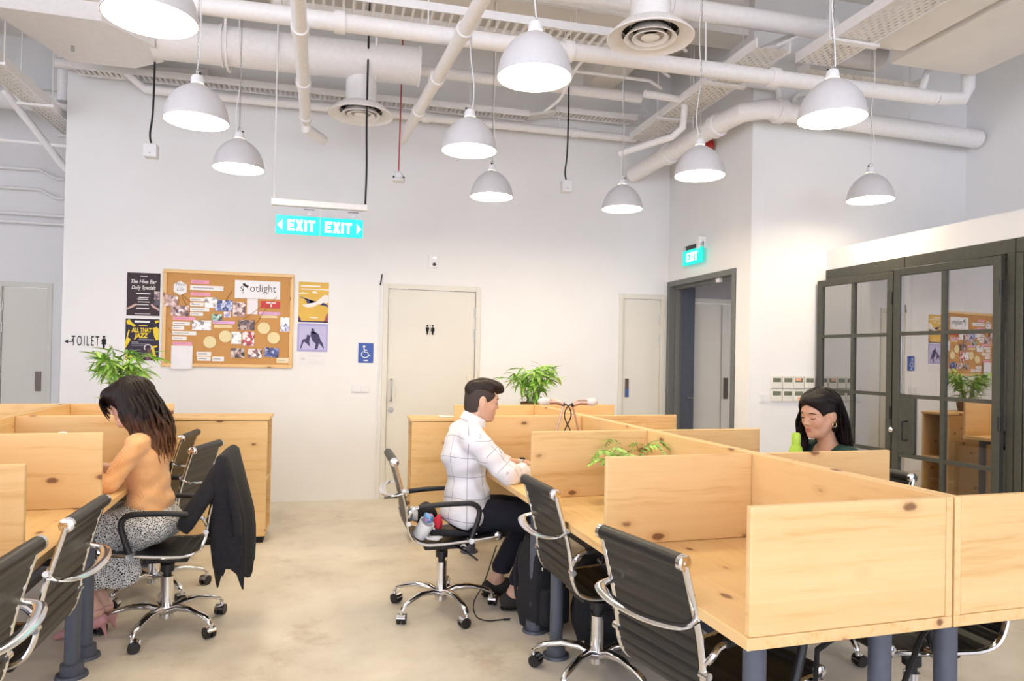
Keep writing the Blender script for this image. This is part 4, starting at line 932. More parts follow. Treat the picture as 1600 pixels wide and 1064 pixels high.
# ------------------------------------------------------------------ clutter on the man's chair
def crumple(name,label,cat,mat,loc,r,seed,M_=None):
    rg=random.Random(seed); b=MB(); b.ell((0,0,0),r,18,12); 
    ph=[rg.uniform(0,6) for _ in range(9)]
    b.v=[tuple(c*(1+.13*math.sin(9*p[0]/r[0]*.4+ph[0]+3*p[2]/r[2])+.10*math.sin(7*p[1]/r[1]*.5+ph[1]+4*p[0]/r[0])) for c in p) for p in b.v]
    o=b.build(name,mat,angle=70); o.location=loc; tag(o,label,cat); return o
o=thing('mug','white mug lying tilted on the man\'s chair seat','mug',(.475,3.79,.492)); o.rotation_euler=(.45,.35,.2)
b=MB(); b.lathe([(.001,-.045),(.04,-.045),(.042,.05),(.039,.05),(.037,-.04),(.001,-.04)],n=26); b.build('cup',M['signwhite'],o)
b=MB(); b.tube([(.041+.024*math.sin(a),-.01*0,.024*math.cos(a)) for a in np.linspace(0,PI,12)],.006,8); b.build('handle',M['signwhite'],o)
M['bluepat']=photo_mat('blue pattern',[(.35,(.03,.25,.6)),(.55,(.1,.5,.8)),(.75,(.8,.25,.5))],60)
crumple('patterned_ball','blue patterned ball resting in the white mug','ball',M['bluepat'],(.50,3.768,.556),(.028,.028,.028),3)
M['red']=plain('red fabric',(.62,.02,.05),.7); M['blackcloth']=plain('black fabric',(.012,.012,.016),.9,var=.2,nscale=60,bmp=.2); M['whitecloth']=plain('white cloth',(.7,.69,.68),.9)
crumple('red_pouch','red pouch beside the mug on the man\'s chair','pouch',M['red'],(.56,3.85,.500),(.024,.05,.05),5)
crumple('black_pouch','crumpled black pouch behind the red one on the man\'s chair','pouch',M['blackcloth'],(.50,3.98,.535),(.065,.06,.055),6)
crumple('white_cloth','crumpled white cloth at the back of the man\'s chair seat','cloth',M['whitecloth'],(.43,3.90,.55),(.028,.06,.045),8)
crumple('white_tissue','white tissue lying in front of the mug on the man\'s chair','tissue',M['whitecloth'],(.53,3.765,.446),(.05,.025,.012),9)
o=thing('umbrella','folded black umbrella lying on the man\'s chair seat','umbrella',(.62,3.79,.456),R(-8)); b=MB(); b.tube([(-.11,0,.012),(-.09,0,.012),(.03,0,.006),(.12,0,.0)],[.012,.022,.018,.006],10); b.build('furled_cloth',M['blackcloth'],o); MB().cyl((.12,0,0),(.15,0,0),.004,n=8).build('tip',M['chrome'],o)
o=thing('charging_cable','thin black cable trailing from the man\'s chair to the floor','cable',(.86,3.73,0)); MB().tube(catmull([(.01,0,.40),(-.05,.02,.2),(-.11,0,.1),(-.1,-.02,.03),(-.04,-.03,.006),(.05,-.03,.006)],26),.0035,6).build('wire',M['rubber'],o)
MB().tube([(.05,-.03,.006),(.085,-.035,.006)],.006,6).build('plug',M['rubber'],o)
# ------------------------------------------------------------------ bags under the right bench
def bag(label,x,y,rz,w,d,h,seed,flop=.0):
    o=thing('backpack',label,'bag',(x,y,0),rz); rg=random.Random(seed)
    v=[];f=[];n=24;mm=14
    for i in range(mm):
        t=i/(mm-1); z=h*t; k=1-.10*t-.55*max(0,t-.75)**1.0*1.4; k*= (.86+.14*min(1,t*6))
        for q in range(n):
            a=2*PI*q/n; ca,sa=math.cos(a),math.sin(a); e=.45
            px=w/2*k*math.copysign(abs(ca)**e,ca); py=d/2*k*math.copysign(abs(sa)**e,sa)
            wv=1+.03*math.sin(5*t*3+q)+.025*math.sin(q*1.7+seed)
            v.append((px*wv+flop*t*t,py*wv,z))
    for i in range(mm-1):
        for q in range(n): q2=(q+1)%n; f.append((i*n+q,i*n+q2,(i+1)*n+q2,(i+1)*n+q))
    f+=[tuple(range(n-1,-1,-1)),tuple((mm-1)*n+q for q in range(n))]
    MB().add(v,f).build('bag_body',M['blackcloth'],o,angle=70)
    b=MB(); b.box(-w*.36,w*.36,-d*.5-.045,-d*.42,.05,h*.5); b.build('front_pocket',M['blackcloth'],o,bevel=.02)
    MB().tube(catmull([(-.05,0,h*.97),(-.04,0,h+.04),(.04,0,h+.04),(.05,0,h*.97)],12),.010,8).build('carry_loop',M['blackcloth'],o)
    for s in (-1,1): MB().tube(catmull([(s*w*.3,d*.42,h*.9),(s*w*.36,d*.62,h*.6),(s*w*.34,d*.6,h*.3),(s*w*.3,d*.45,.08)],14),.014,8,flat=.4).build('shoulder_strap',M['blackcloth'],o)
    box('buckle',M['chrome'],-w*.4,-w*.34,-d*.5-.03,-d*.5-.018,h*.72,h*.76,o,.003)
bag('black backpack under the right workbench next to the man\'s shoes',1.09,3.60,R(15),.22,.24,.47,2)
bag('bulky black bag further under the right workbench behind the backpack',1.40,3.35,R(-10),.42,.34,.42,4)
# ------------------------------------------------------------------ organic shapes: smooth-blended distance fields meshed with surface nets
class SDF:
    def __init__(s,lo,hi,h):
        s.lo=np.array(lo,float); s.h=h; s.n=np.ceil((np.array(hi,float)-s.lo)/h).astype(int)+1
        s.D=np.full(s.n,.2,np.float32)
    def _sub(s,lo,hi):
        a=np.clip(np.floor((np.array(lo)-s.lo)/s.h).astype(int),0,s.n-1); b=np.clip(np.ceil((np.array(hi)-s.lo)/s.h).astype(int)+1,1,s.n)
        if np.any(b<=a): return None
        g=[(s.lo[i]+s.h*np.arange(a[i],b[i])).astype(np.float32) for i in range(3)]
        X,Y,Z=np.meshgrid(*g,indexing='ij'); return (slice(a[0],b[0]),slice(a[1],b[1]),slice(a[2],b[2])),X,Y,Z
    def _mix(s,sl,d,k,op):
        A=s.D[sl]
        if op=='add':
            if k>0: hh=np.maximum(k-np.abs(A-d),0)/k; s.D[sl]=np.minimum(A,d)-hh*hh*k*.25
            else: s.D[sl]=np.minimum(A,d)
        else:
            d=-d
            if k>0: hh=np.maximum(k-np.abs(A-d),0)/k; s.D[sl]=np.maximum(A,d)+hh*hh*k*.25
            else: s.D[sl]=np.maximum(A,d)
    def cone(s,a,b,ra,rb,k=.02,op='add'):
        a=np.array(a,float); b=np.array(b,float); m=max(ra,rb)+k+.03
        r=s._sub(np.minimum(a,b)-m,np.maximum(a,b)+m)
        if r is None: return s
        sl,X,Y,Z=r; ba=b-a; L2=float(ba@ba)+1e-12
        t=np.clip(((X-a[0])*ba[0]+(Y-a[1])*ba[1]+(Z-a[2])*ba[2])/L2,0,1)
        d=np.sqrt((X-a[0]-t*ba[0])**2+(Y-a[1]-t*ba[1])**2+(Z-a[2]-t*ba[2])**2)-(ra+(rb-ra)*t)
        s._mix(sl,d,k,op); return s
    def ell(s,c,r,k=.02,op='add',Rm=None):
        c=np.array(c,float); m=max(r)+k+.03; q=s._sub(c-m,c+m)
        if q is None: return s
        sl,X,Y,Z=q; X=X-c[0];Y=Y-c[1];Z=Z-c[2]
        if Rm is not None: X,Y,Z=[X*Rm[0][i]+Y*Rm[1][i]+Z*Rm[2][i] for i in range(3)]
        k0=np.sqrt((X/r[0])**2+(Y/r[1])**2+(Z/r[2])**2); k1=np.sqrt((X/r[0]**2)**2+(Y/r[1]**2)**2+(Z/r[2]**2)**2)+1e-9
        s._mix(sl,k0*(k0-1)/k1,k,op); return s
    def half(s,p,n,k=.0):
        # keep the side the normal does not point to
        n=np.array(n,float); n/=np.linalg.norm(n); g=[(s.lo[i]+s.h*np.arange(s.n[i])).astype(np.float32) for i in range(3)]
        d=((g[0]-p[0])*n[0])[:,None,None]+((g[1]-p[1])*n[1])[None,:,None]+((g[2]-p[2])*n[2])[None,None,:]
        s.D=np.maximum(s.D,d); return s
    def fold(s,amp,fn):
        g=[(s.lo[i]+s.h*np.arange(s.n[i])).astype(np.float32) for i in range(3)]; X,Y,Z=np.meshgrid(*g,indexing='ij'); s.D=s.D+amp*fn(X,Y,Z); return s
    def arrays(s):
        D=s.D.copy(); D[0]=D[-1]=.1; D[:,0]=D[:,-1]=.1; D[:,:,0]=D[:,:,-1]=.1
        I=D<0; n=D.shape
        c=np.zeros((n[0]-1,n[1]-1,n[2]-1),np.uint8); off=[(i,j,k) for i in (0,1) for j in (0,1) for k in (0,1)]
        for i,j,k in off: c+=I[i:n[0]-1+i,j:n[1]-1+j,k:n[2]-1+k]
        act=np.argwhere((c>0)&(c<8)); idx=np.full(c.shape,-1,np.int32); idx[act[:,0],act[:,1],act[:,2]]=np.arange(len(act))
        V=np.stack([D[act[:,0]+i,act[:,1]+j,act[:,2]+k] for i,j,k in off],1)
        P=np.zeros((len(act),3)); cnt=np.zeros(len(act))
        for a in range(8):
            for b in range(a+1,8):
                oa,ob=np.array(off[a]),np.array(off[b])
                if np.abs(oa-ob).sum()!=1: continue
                m=(V[:,a]<0)!=(V[:,b]<0); t=V[m,a]/(V[m,a]-V[m,b])
                P[m]+=oa+(ob-oa)*t[:,None]; cnt[m]+=1
        verts=s.lo+s.h*(act+P/cnt[:,None])
        F=[]
        for ax in range(3):
            u,v=[(1,2),(2,0),(0,1)][ax]
            sl0=[slice(None)]*3; sl1=[slice(None)]*3; sl0[ax]=slice(0,-1); sl1[ax]=slice(1,None)
            e=np.argwhere(I[tuple(sl0)]!=I[tuple(sl1)])
            e=e[(e[:,u]>0)&(e[:,v]>0)&(e[:,u]<n[u]-1)&(e[:,v]<n[v]-1)]
            du=np.zeros(3,int); du[u]=1; dv=np.zeros(3,int); dv[v]=1
            q=np.stack([idx[tuple((e-du-dv).T)],idx[tuple((e-dv).T)],idx[tuple(e.T)],idx[tuple((e-du).T)]],1)
            ins=I[tuple(e.T)]; q[~ins]=q[~ins][:,::-1]; F.append(q)
        return verts,np.concatenate(F)
    def build(s,name,mat,parent=None,attr=None):
        v,f=s.arrays(); me=bpy.data.meshes.new(name)
        me.vertices.add(len(v)); me.vertices.foreach_set('co',v.astype(np.float32).ravel())
        me.loops.add(len(f)*4); me.loops.foreach_set('vertex_index',f.astype(np.int32).ravel())
        me.polygons.add(len(f)); me.polygons.foreach_set('loop_start',np.arange(0,len(f)*4,4,dtype=np.int32)); 
        try: me.polygons.foreach_set('loop_total',np.full(len(f),4,np.int32))
        except Exception: pass
        me.polygons.foreach_set('use_smooth',np.ones(len(f),bool)); me.update(calc_edges=True); me.validate(verbose=False)
        if attr is not None:
            a=me.attributes.new('cloth','FLOAT_VECTOR','POINT'); a.data.foreach_set('vector',attr(v).astype(np.float32).ravel())
        o=bpy.data.objects.new(name,me); COL.objects.link(o); me.materials.append(mat); o.parent=parent
        return o
def rotm(yaw=0,pitch=0,roll=0):
    return np.array(Euler((roll,pitch,yaw),'XYZ').to_matrix())
def head(S,c,Rm,sex,ears=True):
    c=np.array(c); P=lambda x,y,z: c+Rm@np.array((x,y,z)); j=1.0 if sex=='m' else .92
    E=lambda p,r,k=.02,op='add': S.ell(P(*p),r,k,op,Rm)
    E((-.006,0,.022),(.094,.073,.083),.03); E((.024,0,-.035),(.062,.058*j,.080),.03); E((.040,0,-.082),(.040,.040*j,.034),.03); E((.071,0,-.102),(.016,.017*j,.014),.02)
    for y in (-1,1):
        E((.056,y*.036,-.035),(.022,.019,.024),.02); S.cone(P(-.005,y*.057*j,-.045),P(.042,y*.028*j,-.094),.019,.015,.03)
    S.cone(P(.075,-.030,.019),P(.075,.030,.019),.0095,.0095,.02)
    for y in (-1,1): E((.092,y*.031,-.001),(.014,.017,.0115),.010,'sub'); E((.0690,y*.031,-.003),(.0165,.0165,.012),.004)
    S.cone(P(.081,0,.010),P(.1000,0,-.034),.0050,.0078,.010)
    for y in (-1,1): E((.089,y*.0095,-.038),(.010,.0062,.0065),.005)
    E((.080,0,-.0625),(.0115,.0195,.0058),.006); E((.0785,0,-.0740),(.0115,.0165,.0066),.006)
    S.cone(P(.091,-.018,-.0682),P(.091,.018,-.0682),.0022,.0022,.003,'sub')
    if ears:
        for y in (-1,1): E((-.014,y*.074,-.012),(.019,.010,.033),.005); E((-.012,y*.085,-.010),(.010,.007,.020),.004,'sub')
def hand(S,w,d,side,spread=.0):
    # palm down hand; d forward direction; side +1: thumb on the +perp side
    w=np.array(w,float); d=np.array(d,float); d/=np.linalg.norm(d); up=np.array((0,0,1.)); p=np.cross(up,d); p/=np.linalg.norm(p); up=np.cross(d,p)
    Rm=np.stack([d,p,up],1)
    S.ell(w+d*.052,(.052,.040,.016),.02,Rm=Rm)
    for i,(o,l) in enumerate(((-.030,.060),(-.011,.074),(.010,.080),(.030,.072))):
        o=o*side; a=w+d*.085+p*o; b=a+d*l*.5+up*.010+p*o*.12; c=b+d*l*.36-up*.012+p*o*.05; e=c+d*l*.18-up*.016
        S.cone(a,b,.0095,.0085,.008); S.cone(b,c,.0085,.0075,.004); S.cone(c,e,.0075,.0065,.003)
    a=w+d*.025+p*side*.030; b=a+d*.032+p*side*.026-up*.004; c=b+d*.030+p*side*.004-up*.004
    S.cone(a,b,.014,.010,.012); S.cone(b,c,.010,.008,.004)
def skin(name,col):
    m,t,b=nt(name); a=N(t,'ShaderNodeAttribute'); a.attribute_name='cloth'; sx=N(t,'ShaderNodeSeparateXYZ'); L(t,a.outputs['Vector'],sx.inputs[0])
    v=objvec(t,False); n=noise(t,v,45,4)
    c=ramp(t,n,[(.3,tuple(x*.92 for x in col)),(.7,tuple(min(1,x*1.05) for x in col))])
    c=mix(t,sx.outputs[0],c,tuple((col[0]*.82,col[1]*.50,col[2]*.55))); c=mix(t,sx.outputs[1],c,tuple((col[0]*1.04,col[1]*.90,col[2]*.88)))
    L(t,c,b.inputs['Base Color']); b.inputs['Roughness'].default_value=.48; b.inputs['Subsurface Weight'].default_value=.12; b.inputs['Subsurface Radius'].default_value=(.012,.005,.003); b.inputs['Subsurface Scale'].default_value=.6
    return m
def face_attr(c,Rm):
    c=np.array(c)
    def f(v):
        q=(v-c)@Rm; lip=np.clip(1.4-np.sqrt(((q[:,0]-.086)/.018)**2+(q[:,1]/.0195)**2+((q[:,2]+.068)/.0115)**2)**2,0,1)
        ck=np.zeros(len(v))
        for y in (-1,1): ck=np.maximum(ck,np.exp(-(((q[:,0]-.07)/.03)**2+((q[:,1]-y*.045)/.02)**2+((q[:,2]+.03)/.02)**2)))
        return np.stack([lip,ck*.7,np.zeros(len(v))],1)
    return f
def face_details(root,c,Rm,mat,sex,side=(-1,1),lash=True):
    c=np.array(c); P=lambda x,y,z: tuple(c+Rm@np.array((x,y,z)))
    for y in (-1,1):
        MB().tube([P(.0865,y*.012,.0165),P(.0885,y*.024,.0205),P(.0845,y*.037,.0205),P(.0725,y*.051,.0135)],[.0024,.0036,.0034,.0012],6).build('eyebrow',mat,root)
        if lash: MB().tube([P(.0795,y*.017,-.0065),P(.0850,y*.025,-.0095),P(.0848,y*.035,-.0098),P(.0765,y*.047,-.0055)],[.0012,.0024,.0024,.0015],6).build('eyelash',mat,root)
def hairmat(name,top,tip,z0,z1,axis_z=True):
    m,t,b=nt(name); tc=N(t,'ShaderNodeTexCoord'); sx=N(t,'ShaderNodeSeparateXYZ'); L(t,tc.outputs['Object'],sx.inputs[0])
    f=math_(t,'ADD',sx.outputs[2],math_(t,'MULTIPLY',math_(t,'SUBTRACT',noise(t,tc.outputs['Object'],30,3),.5),.16))
    mr=N(t,'ShaderNodeMapRange'); mr.inputs[1].default_value=z0; mr.inputs[2].default_value=z1; L(t,f,mr.inputs[0])
    mp=N(t,'ShaderNodeMapping'); mp.inputs['Scale'].default_value=(260,260,22); L(t,tc.outputs['Object'],mp.inputs[0]); n=noise(t,mp.outputs[0],1,3)
    c=mix(t,mr.outputs[0],tip,top); c=mix(t,1,c,ramp(t,n,[(.3,(.55,.55,.55)),(.7,(1.35,1.3,1.25))]),'MULTIPLY')
    L(t,c,b.inputs['Base Color']); b.inputs['Roughness'].default_value=.5; b.inputs['Specular IOR Level'].default_value=.25; bump(t,b,n,.5,.002); return m
def locks(paths,name,mat,parent,r0=.011,n=5,seg=16):
    b=MB()
    for pts,r in paths:
        q=catmull(pts,seg); b.tube(q,[r*(.55+.45*math.sin(PI*min(1,.15+.75*i/(seg-1)))) if i<seg-4 else r*max(.12,(seg-1-i)/4.5) for i in range(seg)],n,flat=.6)
    return b.build(name,mat,parent,angle=80)
# ============================================================ the man
def cloth_check():
    m,t,b=nt('white checked shirt'); a=N(t,'ShaderNodeAttribute'); a.attribute_name='cloth'; sx=N(t,'ShaderNodeSeparateXYZ'); L(t,a.outputs['Vector'],sx.inputs[0])
    def line(o,per,w):
        x=math_(t,'FRACT',math_(t,'DIVIDE',o,per)); return math_(t,'LESS_THAN',math_(t,'ABSOLUTE',math_(t,'SUBTRACT',x,.5)),w/per/2)
    l=math_(t,'MAXIMUM',line(sx.outputs[0],.100,.0032),line(sx.outputs[1],.115,.0034))
    v=objvec(t,False); n=noise(t,v,9,4)
    c=mix(t,math_(t,'MULTIPLY',l,.7),ramp(t,n,[(.3,(.76,.75,.80)),(.7,(.83,.82,.85))]),(.09,.09,.14))
    L(t,c,b.inputs['Base Color']); b.inputs['Roughness'].default_value=.85; bump(t,b,noise(t,v,14,4),.35,.01); return m
M['shirt']=cloth_check()
M['navy']=plain('navy trousers',(.008,.009,.020),.85,var=.15,nscale=50,bmp=.15)
M['shoe']=plain('dark suede',(.028,.024,.021),.8,var=.1); M['sole']=plain('black sole',(.012,.011,.01),.8)
M['skinm']=skin('skin light tan',(.66,.40,.28)); M['skinw']=skin('skin fair',(.74,.46,.35)); M['skinr']=skin('skin warm tan',(.58,.325,.21))
M['hairm']=hairmat('dark brown short hair',(.022,.012,.009),(.030,.018,.013),1.0,1.3)
M['brow']=plain('dark hair',(.018,.011,.009),.6)
HC=(.085,0,1.183); HR=rotm(0,R(9),0)
S=SDF((-.25,-.36,-.01),(.66,.36,1.33),.0055)
sh=[(0,-.180,.975),(0,.180,.975)]; el=[(.185,-.250,.790),(.19,.235,.785)]; wr=[(.395,-.135,.792),(.385,.095,.790)]
hp=[(.03,-.085,.535),(.03,.085,.535)]; kn=[(.45,-.105,.515),(.44,.13,.505)]; an=[(.265,-.10,.085),(.215,.15,.085)]; toe=[(.415,-.11,.035),(.365,.17,.035)]
S.ell((0,0,.545),(.12,.165,.095),.03).ell((0,0,.69),(.105,.145,.14),.05).ell((-.01,0,.88),(.105,.165,.15),.05).cone((0,-.14,.985),(0,.14,.985),.055,.055,.05)
S.cone((.005,0,1.0),(.05,0,1.115),.058,.050,.03).cone((.02,0,1.05),(.068,0,1.14),.052,.050,.02)
for i in (0,1):
    S.cone(sh[i],el[i],.050,.040,.03).cone(el[i],wr[i],.040,.027,.02); d=np.array((.5,0.02,.80))-np.array(wr[i]); hand(S,wr[i],(.9,(.35 if i==0 else -.3),-.02),1 if i==0 else -1)
    S.cone(hp[i],kn[i],.085,.058,.03).cone(kn[i],an[i],.055,.036,.02).cone(an[i],toe[i],.036,.028,.02)
head(S,HC,HR,'m')
man=S.build('person',M['skinm'],None,face_attr(HC,HR)); man.location=(.735,3.95,0); man.rotation_euler=(0,0,R(1.5))
tag(man,'man in a white checked shirt and navy trousers typing at the right workbench','person')
face_details(man,HC,HR,M['brow'],'m')
arm=[(np.array(sh[i]),np.array(el[i]),np.array(wr[i])) for i in (0,1)]
def seg_t(v,a,b):
    ab=b-a; t=np.clip((v-a)@ab/(ab@ab),0,1); return np.linalg.norm(v-a-t[:,None]*ab,axis=1),t
def shirt_uv(v):
    u=np.arctan2(v[:,1],v[:,0]+.0)*.155+.02; w=v[:,2]+.012*np.sin(v[:,1]*14)
    for a,e,r in arm:
        d1,t1=seg_t(v,a,e); d2,t2=seg_t(v,e,r); near=np.minimum(d1,d2)
        m=(near<.066)&(np.abs(v[:,1])>.155)
        l1=np.linalg.norm(e-a); s=np.where(d1<d2,t1*l1,l1+t2*np.linalg.norm(r-e))
        ax=(e-a)/l1; ref=np.cross(ax,(0,1,0)); ref/=np.linalg.norm(ref); q=v-(a+(np.clip((v-a)@ax,0,l1))[:,None]*ax); ang=np.arctan2(q@np.cross(ax,ref),q@ref)
        u=np.where(m,s+.03,u); w=np.where(m,ang*.062,w)
    return np.stack([u,w,np.zeros(len(v))],1)
S=SDF((-.27,-.40,.40),(.42,.40,1.13),.006)
S.ell((.005,0,.545),(.150,.200,.115),.03).ell((.008,0,.66),(.122,.168,.15),.05).ell((-.012,0,.87),(.128,.182,.165),.05).cone((-.002,-.145,.992),(-.002,.145,.992),.066,.066,.05)
for i in (0,1):
    w1=np.array(el[i])+(np.array(wr[i])-np.array(el[i]))*.42
    S.cone(sh[i],el[i],.068,.058,.035).cone(el[i],w1,.057,.047,.02); w2=np.array(el[i])+(np.array(wr[i])-np.array(el[i]))*.34; S.cone(w2,w1,.052,.052,.004)
S.cone((.012,0,1.02),(.035,0,1.062),.068,.062,.02)
S.fold(.0042,lambda X,Y,Z: np.sin(38*Z+9*Y+6*np.sin(11*X))*np.sin(17*X+13*Y)+.7*np.sin(60*(Z-.5*X)+7*Y))
S.cone((.03,0,1.05),(.06,0,1.11),.056,.056,0,'sub').half((0,0,.462),(-.35,0,-1))
S.build('shirt',M['shirt'],man,shirt_uv)
col=MB(); v=[];f=[]; n=26
for k in range(n):
    a=R(35)+(2*PI-R(70))*k/(n-1); ca,sa=math.cos(a),math.sin(a); z=1.085-.018*math.cos(a)*-1
    cx=.037; v+=[(cx+.061*ca,.064*sa,1.045-.03*ca),(cx+.008+.060*ca,.062*sa,1.092-.028*ca),(cx+.008+.065*ca,.067*sa,1.091-.028*ca),(cx-.004+.076*ca,.080*sa,1.048-.032*ca)]
for k in range(n-1):
    for q in range(3): f.append((4*k+q,4*k+q+1,4*k+4+q+1,4*k+4+q))
col.add(v,f).build('collar',plain('white collar cotton',(.80,.79,.83),.85),man,angle=60)
S=SDF((-.22,-.30,.05),(.60,.34,.72),.007)
S.ell((0,0,.545),(.135,.182,.10),.03)
for i in (0,1):
    S.cone(hp[i],kn[i],.100,.074,.03); e=np.array(kn[i])+(np.array(an[i])-np.array(kn[i]))*.80; S.cone(kn[i],e,.072,.060,.02)
S.fold(.003,lambda X,Y,Z: np.sin(45*X+20*Z)*np.sin(25*Y+9*Z)); S.half((0,0,.165),(-.1,0,-1)); S.half((0,0,.63),(0,0,1))
S.build('trousers',M['navy'],man)
for i in (0,1):
    a=np.array(an[i]); t_=np.array(toe[i]); S=SDF(np.minimum(a,t_)-.12,np.maximum(a,t_)+.12,.005)
    dv=(t_-a); dv[2]=0; dv/=np.linalg.norm(dv); S.cone(a-dv*.035+(0,0,-.035),a+dv*.07+(0,0,-.035),.044,.043,.03).cone(a+dv*.07+(0,0,-.04),t_+dv*.02+(0,0,.0),.044,.036,.03).cone(a+(0,0,.02),a+(0,0,.10),.040,.040,.0,'sub').half((0,0,.012),(0,0,-1))
    S.build('shoe',M['shoe'],man)
    MB().tube([tuple(a-dv*.07+(0,0,.0-a[2]+.009)),tuple(a-dv*.02+(0,0,-a[2]+.009)),tuple(a+dv*.06+(0,0,-a[2]+.009)),tuple(t_+dv*.03+(0,0,-t_[2]+.009)),tuple(t_+dv*.055+(0,0,-t_[2]+.009))],[.03,.042,.043,.038,.02],12,flat=.22,up=(0,0,1)).build('shoe_sole',M['sole'],man)
c=np.array(HC); P=lambda x,y,z: c+HR@np.array((x,y,z))
S=SDF((-.08,-.14,1.04),(.24,.14,1.36),.0035)          # clipped sides and nape
S.ell(P(-.009,0,.018),(.0965,.0762,.086),.01,Rm=HR).ell(P(-.030,0,-.045),(.068,.062,.070),.03,Rm=HR)
S.ell(P(.105,0,-.060),(.090,.12,.105),.006,'sub',HR).ell(P(.030,0,-.130),(.10,.11,.085),.008,'sub',HR)
for y in (-1,1): S.ell(P(-.010,y*.085,-.018),(.026,.026,.038),.004,'sub',HR)
S.build('clipped_hair',plain('clipped dark hair',(.045,.028,.022),.7,var=.15,nscale=400),man)
S=SDF((-.08,-.14,1.08),(.26,.14,1.37),.0035)          # longer top with a swept quiff
S.ell(P(-.012,0,.058),(.094,.071,.058),.02,Rm=HR).ell(P(.030,0,.088),(.070,.058,.034),.03,Rm=HR).ell(P(.078,-.006,.082),(.034,.048,.026),.02,Rm=HR).ell(P(.094,-.010,.066),(.020,.040,.016),.012,Rm=HR).ell(P(-.078,0,.035),(.028,.05,.045),.02,Rm=HR)
S.ell(P(.115,0,-.010),(.072,.12,.060),.008,'sub',HR)
S.fold(.0022,lambda X,Y,Z: np.sin(190*Y+30*X)+.5*np.sin(120*Z+60*X))
S.build('hair',M['hairm'],man)
w=np.array(wr[1])*.9+np.array(el[1])*.1; o=MB(); dd=(np.array(wr[1])-np.array(el[1])); dd/=np.linalg.norm(dd)
o.cyl(w-dd*.011,w+dd*.011,.0335,n=24,caps=False).build('watch_strap',plain('silver watch strap',(.62,.62,.62),.3,.7),man)
q=w+np.array((0,0,.033)); MB().box(-.014,.014,-.014,.014,-.004,.005,Matrix.Translation(Vector(q))).build('watch_face',M['blackplastic'],man,bevel=.003)
# ============================================================ the woman in the skirt (left)
def knit():
    m,t,b=nt('apricot ribbed knit'); v=objvec(t,False); n=noise(t,v,18,4); sx=N(t,'ShaderNodeSeparateXYZ'); L(t,v,sx.inputs[0])
    rib=math_(t,'SINE',math_(t,'MULTIPLY',math_(t,'ADD',sx.outputs[1],math_(t,'MULTIPLY',sx.outputs[0],.6)),900))
    L(t,ramp(t,n,[(.3,(.83,.425,.18)),(.7,(.91,.51,.24))]),b.inputs['Base Color']); b.inputs['Roughness'].default_value=.95; b.inputs['Specular IOR Level'].default_value=.1; b.inputs['Sheen Weight'].default_value=.25
    bump(t,b,rib,.35,.0015); return m
M['knit']=knit()
def spots():
    m,t,b=nt('black and white spotted skirt'); v=objvec(t,False); vo=N(t,'ShaderNodeTexVoronoi'); vo.feature='DISTANCE_TO_EDGE'; vo.inputs['Scale'].default_value=105; L(t,v,vo.inputs[0])
    L(t,ramp(t,vo.outputs[0],[(.11,(.76,.75,.72)),(.19,(.03,.03,.034))]),b.inputs['Base Color']); b.inputs['Roughness'].default_value=.8; bump(t,b,noise(t,v,10,3),.3,.01); return m
M['skirt']=spots(); M['pinkshoe']=plain('dusty pink leather',(.62,.30,.30),.4)
HC=(.105,0,1.165); HR=rotm(0,R(17),0)
sh=[(.035,-.155,.955),(.035,.155,.955)]; el=[(.15,-.195,.775),(.135,.205,.775)]; wr=[(.315,-.075,.835),(.315,.10,.845)]
hp=[(.03,-.08,.54),(.03,.08,.54)]; kn=[(.44,-.065,.545),(.42,.08,.52)]; an=[(.20,-.03,.115),(.215,.07,.13)]; toe=[(.335,-.03,.03),(.345,.075,.03)]
S=SDF((-.22,-.30,-.01),(.56,.30,1.33),.0055)
S.ell((0,0,.545),(.115,.165,.09),.03).ell((.0,0,.68),(.085,.12,.13),.05).ell((.02,0,.86),(.09,.135,.13),.05).cone((.03,-.115,.965),(.03,.115,.965),.045,.045,.05)
S.cone((.03,0,.97),(.075,0,1.10),.047,.042,.03)
for y in (-1,1): S.ell((.09,y*.06,.86),(.05,.055,.055),.03)
for i in (0,1):
    S.cone(sh[i],el[i],.040,.033,.03).cone(el[i],wr[i],.033,.022,.02); hand(S,wr[i],(.8,(.3 if i==0 else -.3),-.25),1 if i==0 else -1)
    S.cone(hp[i],kn[i],.08,.055,.03).cone(kn[i],an[i],.05,.030,.02).cone(an[i],toe[i],.030,.022,.02)
head(S,HC,HR,'f')
wom=S.build('person',M['skinw'],None,face_attr(HC,HR)); wom.location=(-.915,3.95,0); wom.rotation_euler=(0,0,R(180))
tag(wom,'woman with long wavy brown hair in an apricot top and spotted skirt','person')
face_details(wom,HC,HR,M['brow'],'f')
S=SDF((-.20,-.32,.55),(.32,.32,1.06),.0055)
S.ell((-.002,0,.62),(.112,.148,.10),.03).ell((.0,0,.70),(.098,.133,.14),.05).ell((.018,0,.86),(.104,.148,.14),.05).cone((.03,-.12,.968),(.03,.12,.968),.053,.053,.05)
for y in (-1,1): S.ell((.092,y*.06,.86),(.055,.06,.06),.03)
for i in (0,1):
    w1=np.array(el[i])+(np.array(wr[i])-np.array(el[i]))*.38; S.cone(sh[i],el[i],.050,.042,.03).cone(el[i],w1,.042,.036,.015)
S.fold(.0034,lambda X,Y,Z: np.sin(62*Z+26*X)*np.sin(16*X+15*Y)+.6*np.sin(85*Z-45*X)*np.clip((.80-Z)*9,0,1)+.5*np.sin(120*Z+70*X)*(np.abs(Y)>.14))
S.cone((.03,0,.98),(.052,0,1.035),.058,.052,.02)
for i in (0,1):
    w0=np.array(el[i])+(np.array(wr[i])-np.array(el[i]))*.30; w1=np.array(el[i])+(np.array(wr[i])-np.array(el[i]))*.38; S.cone(w0,w1,.041,.041,.003)
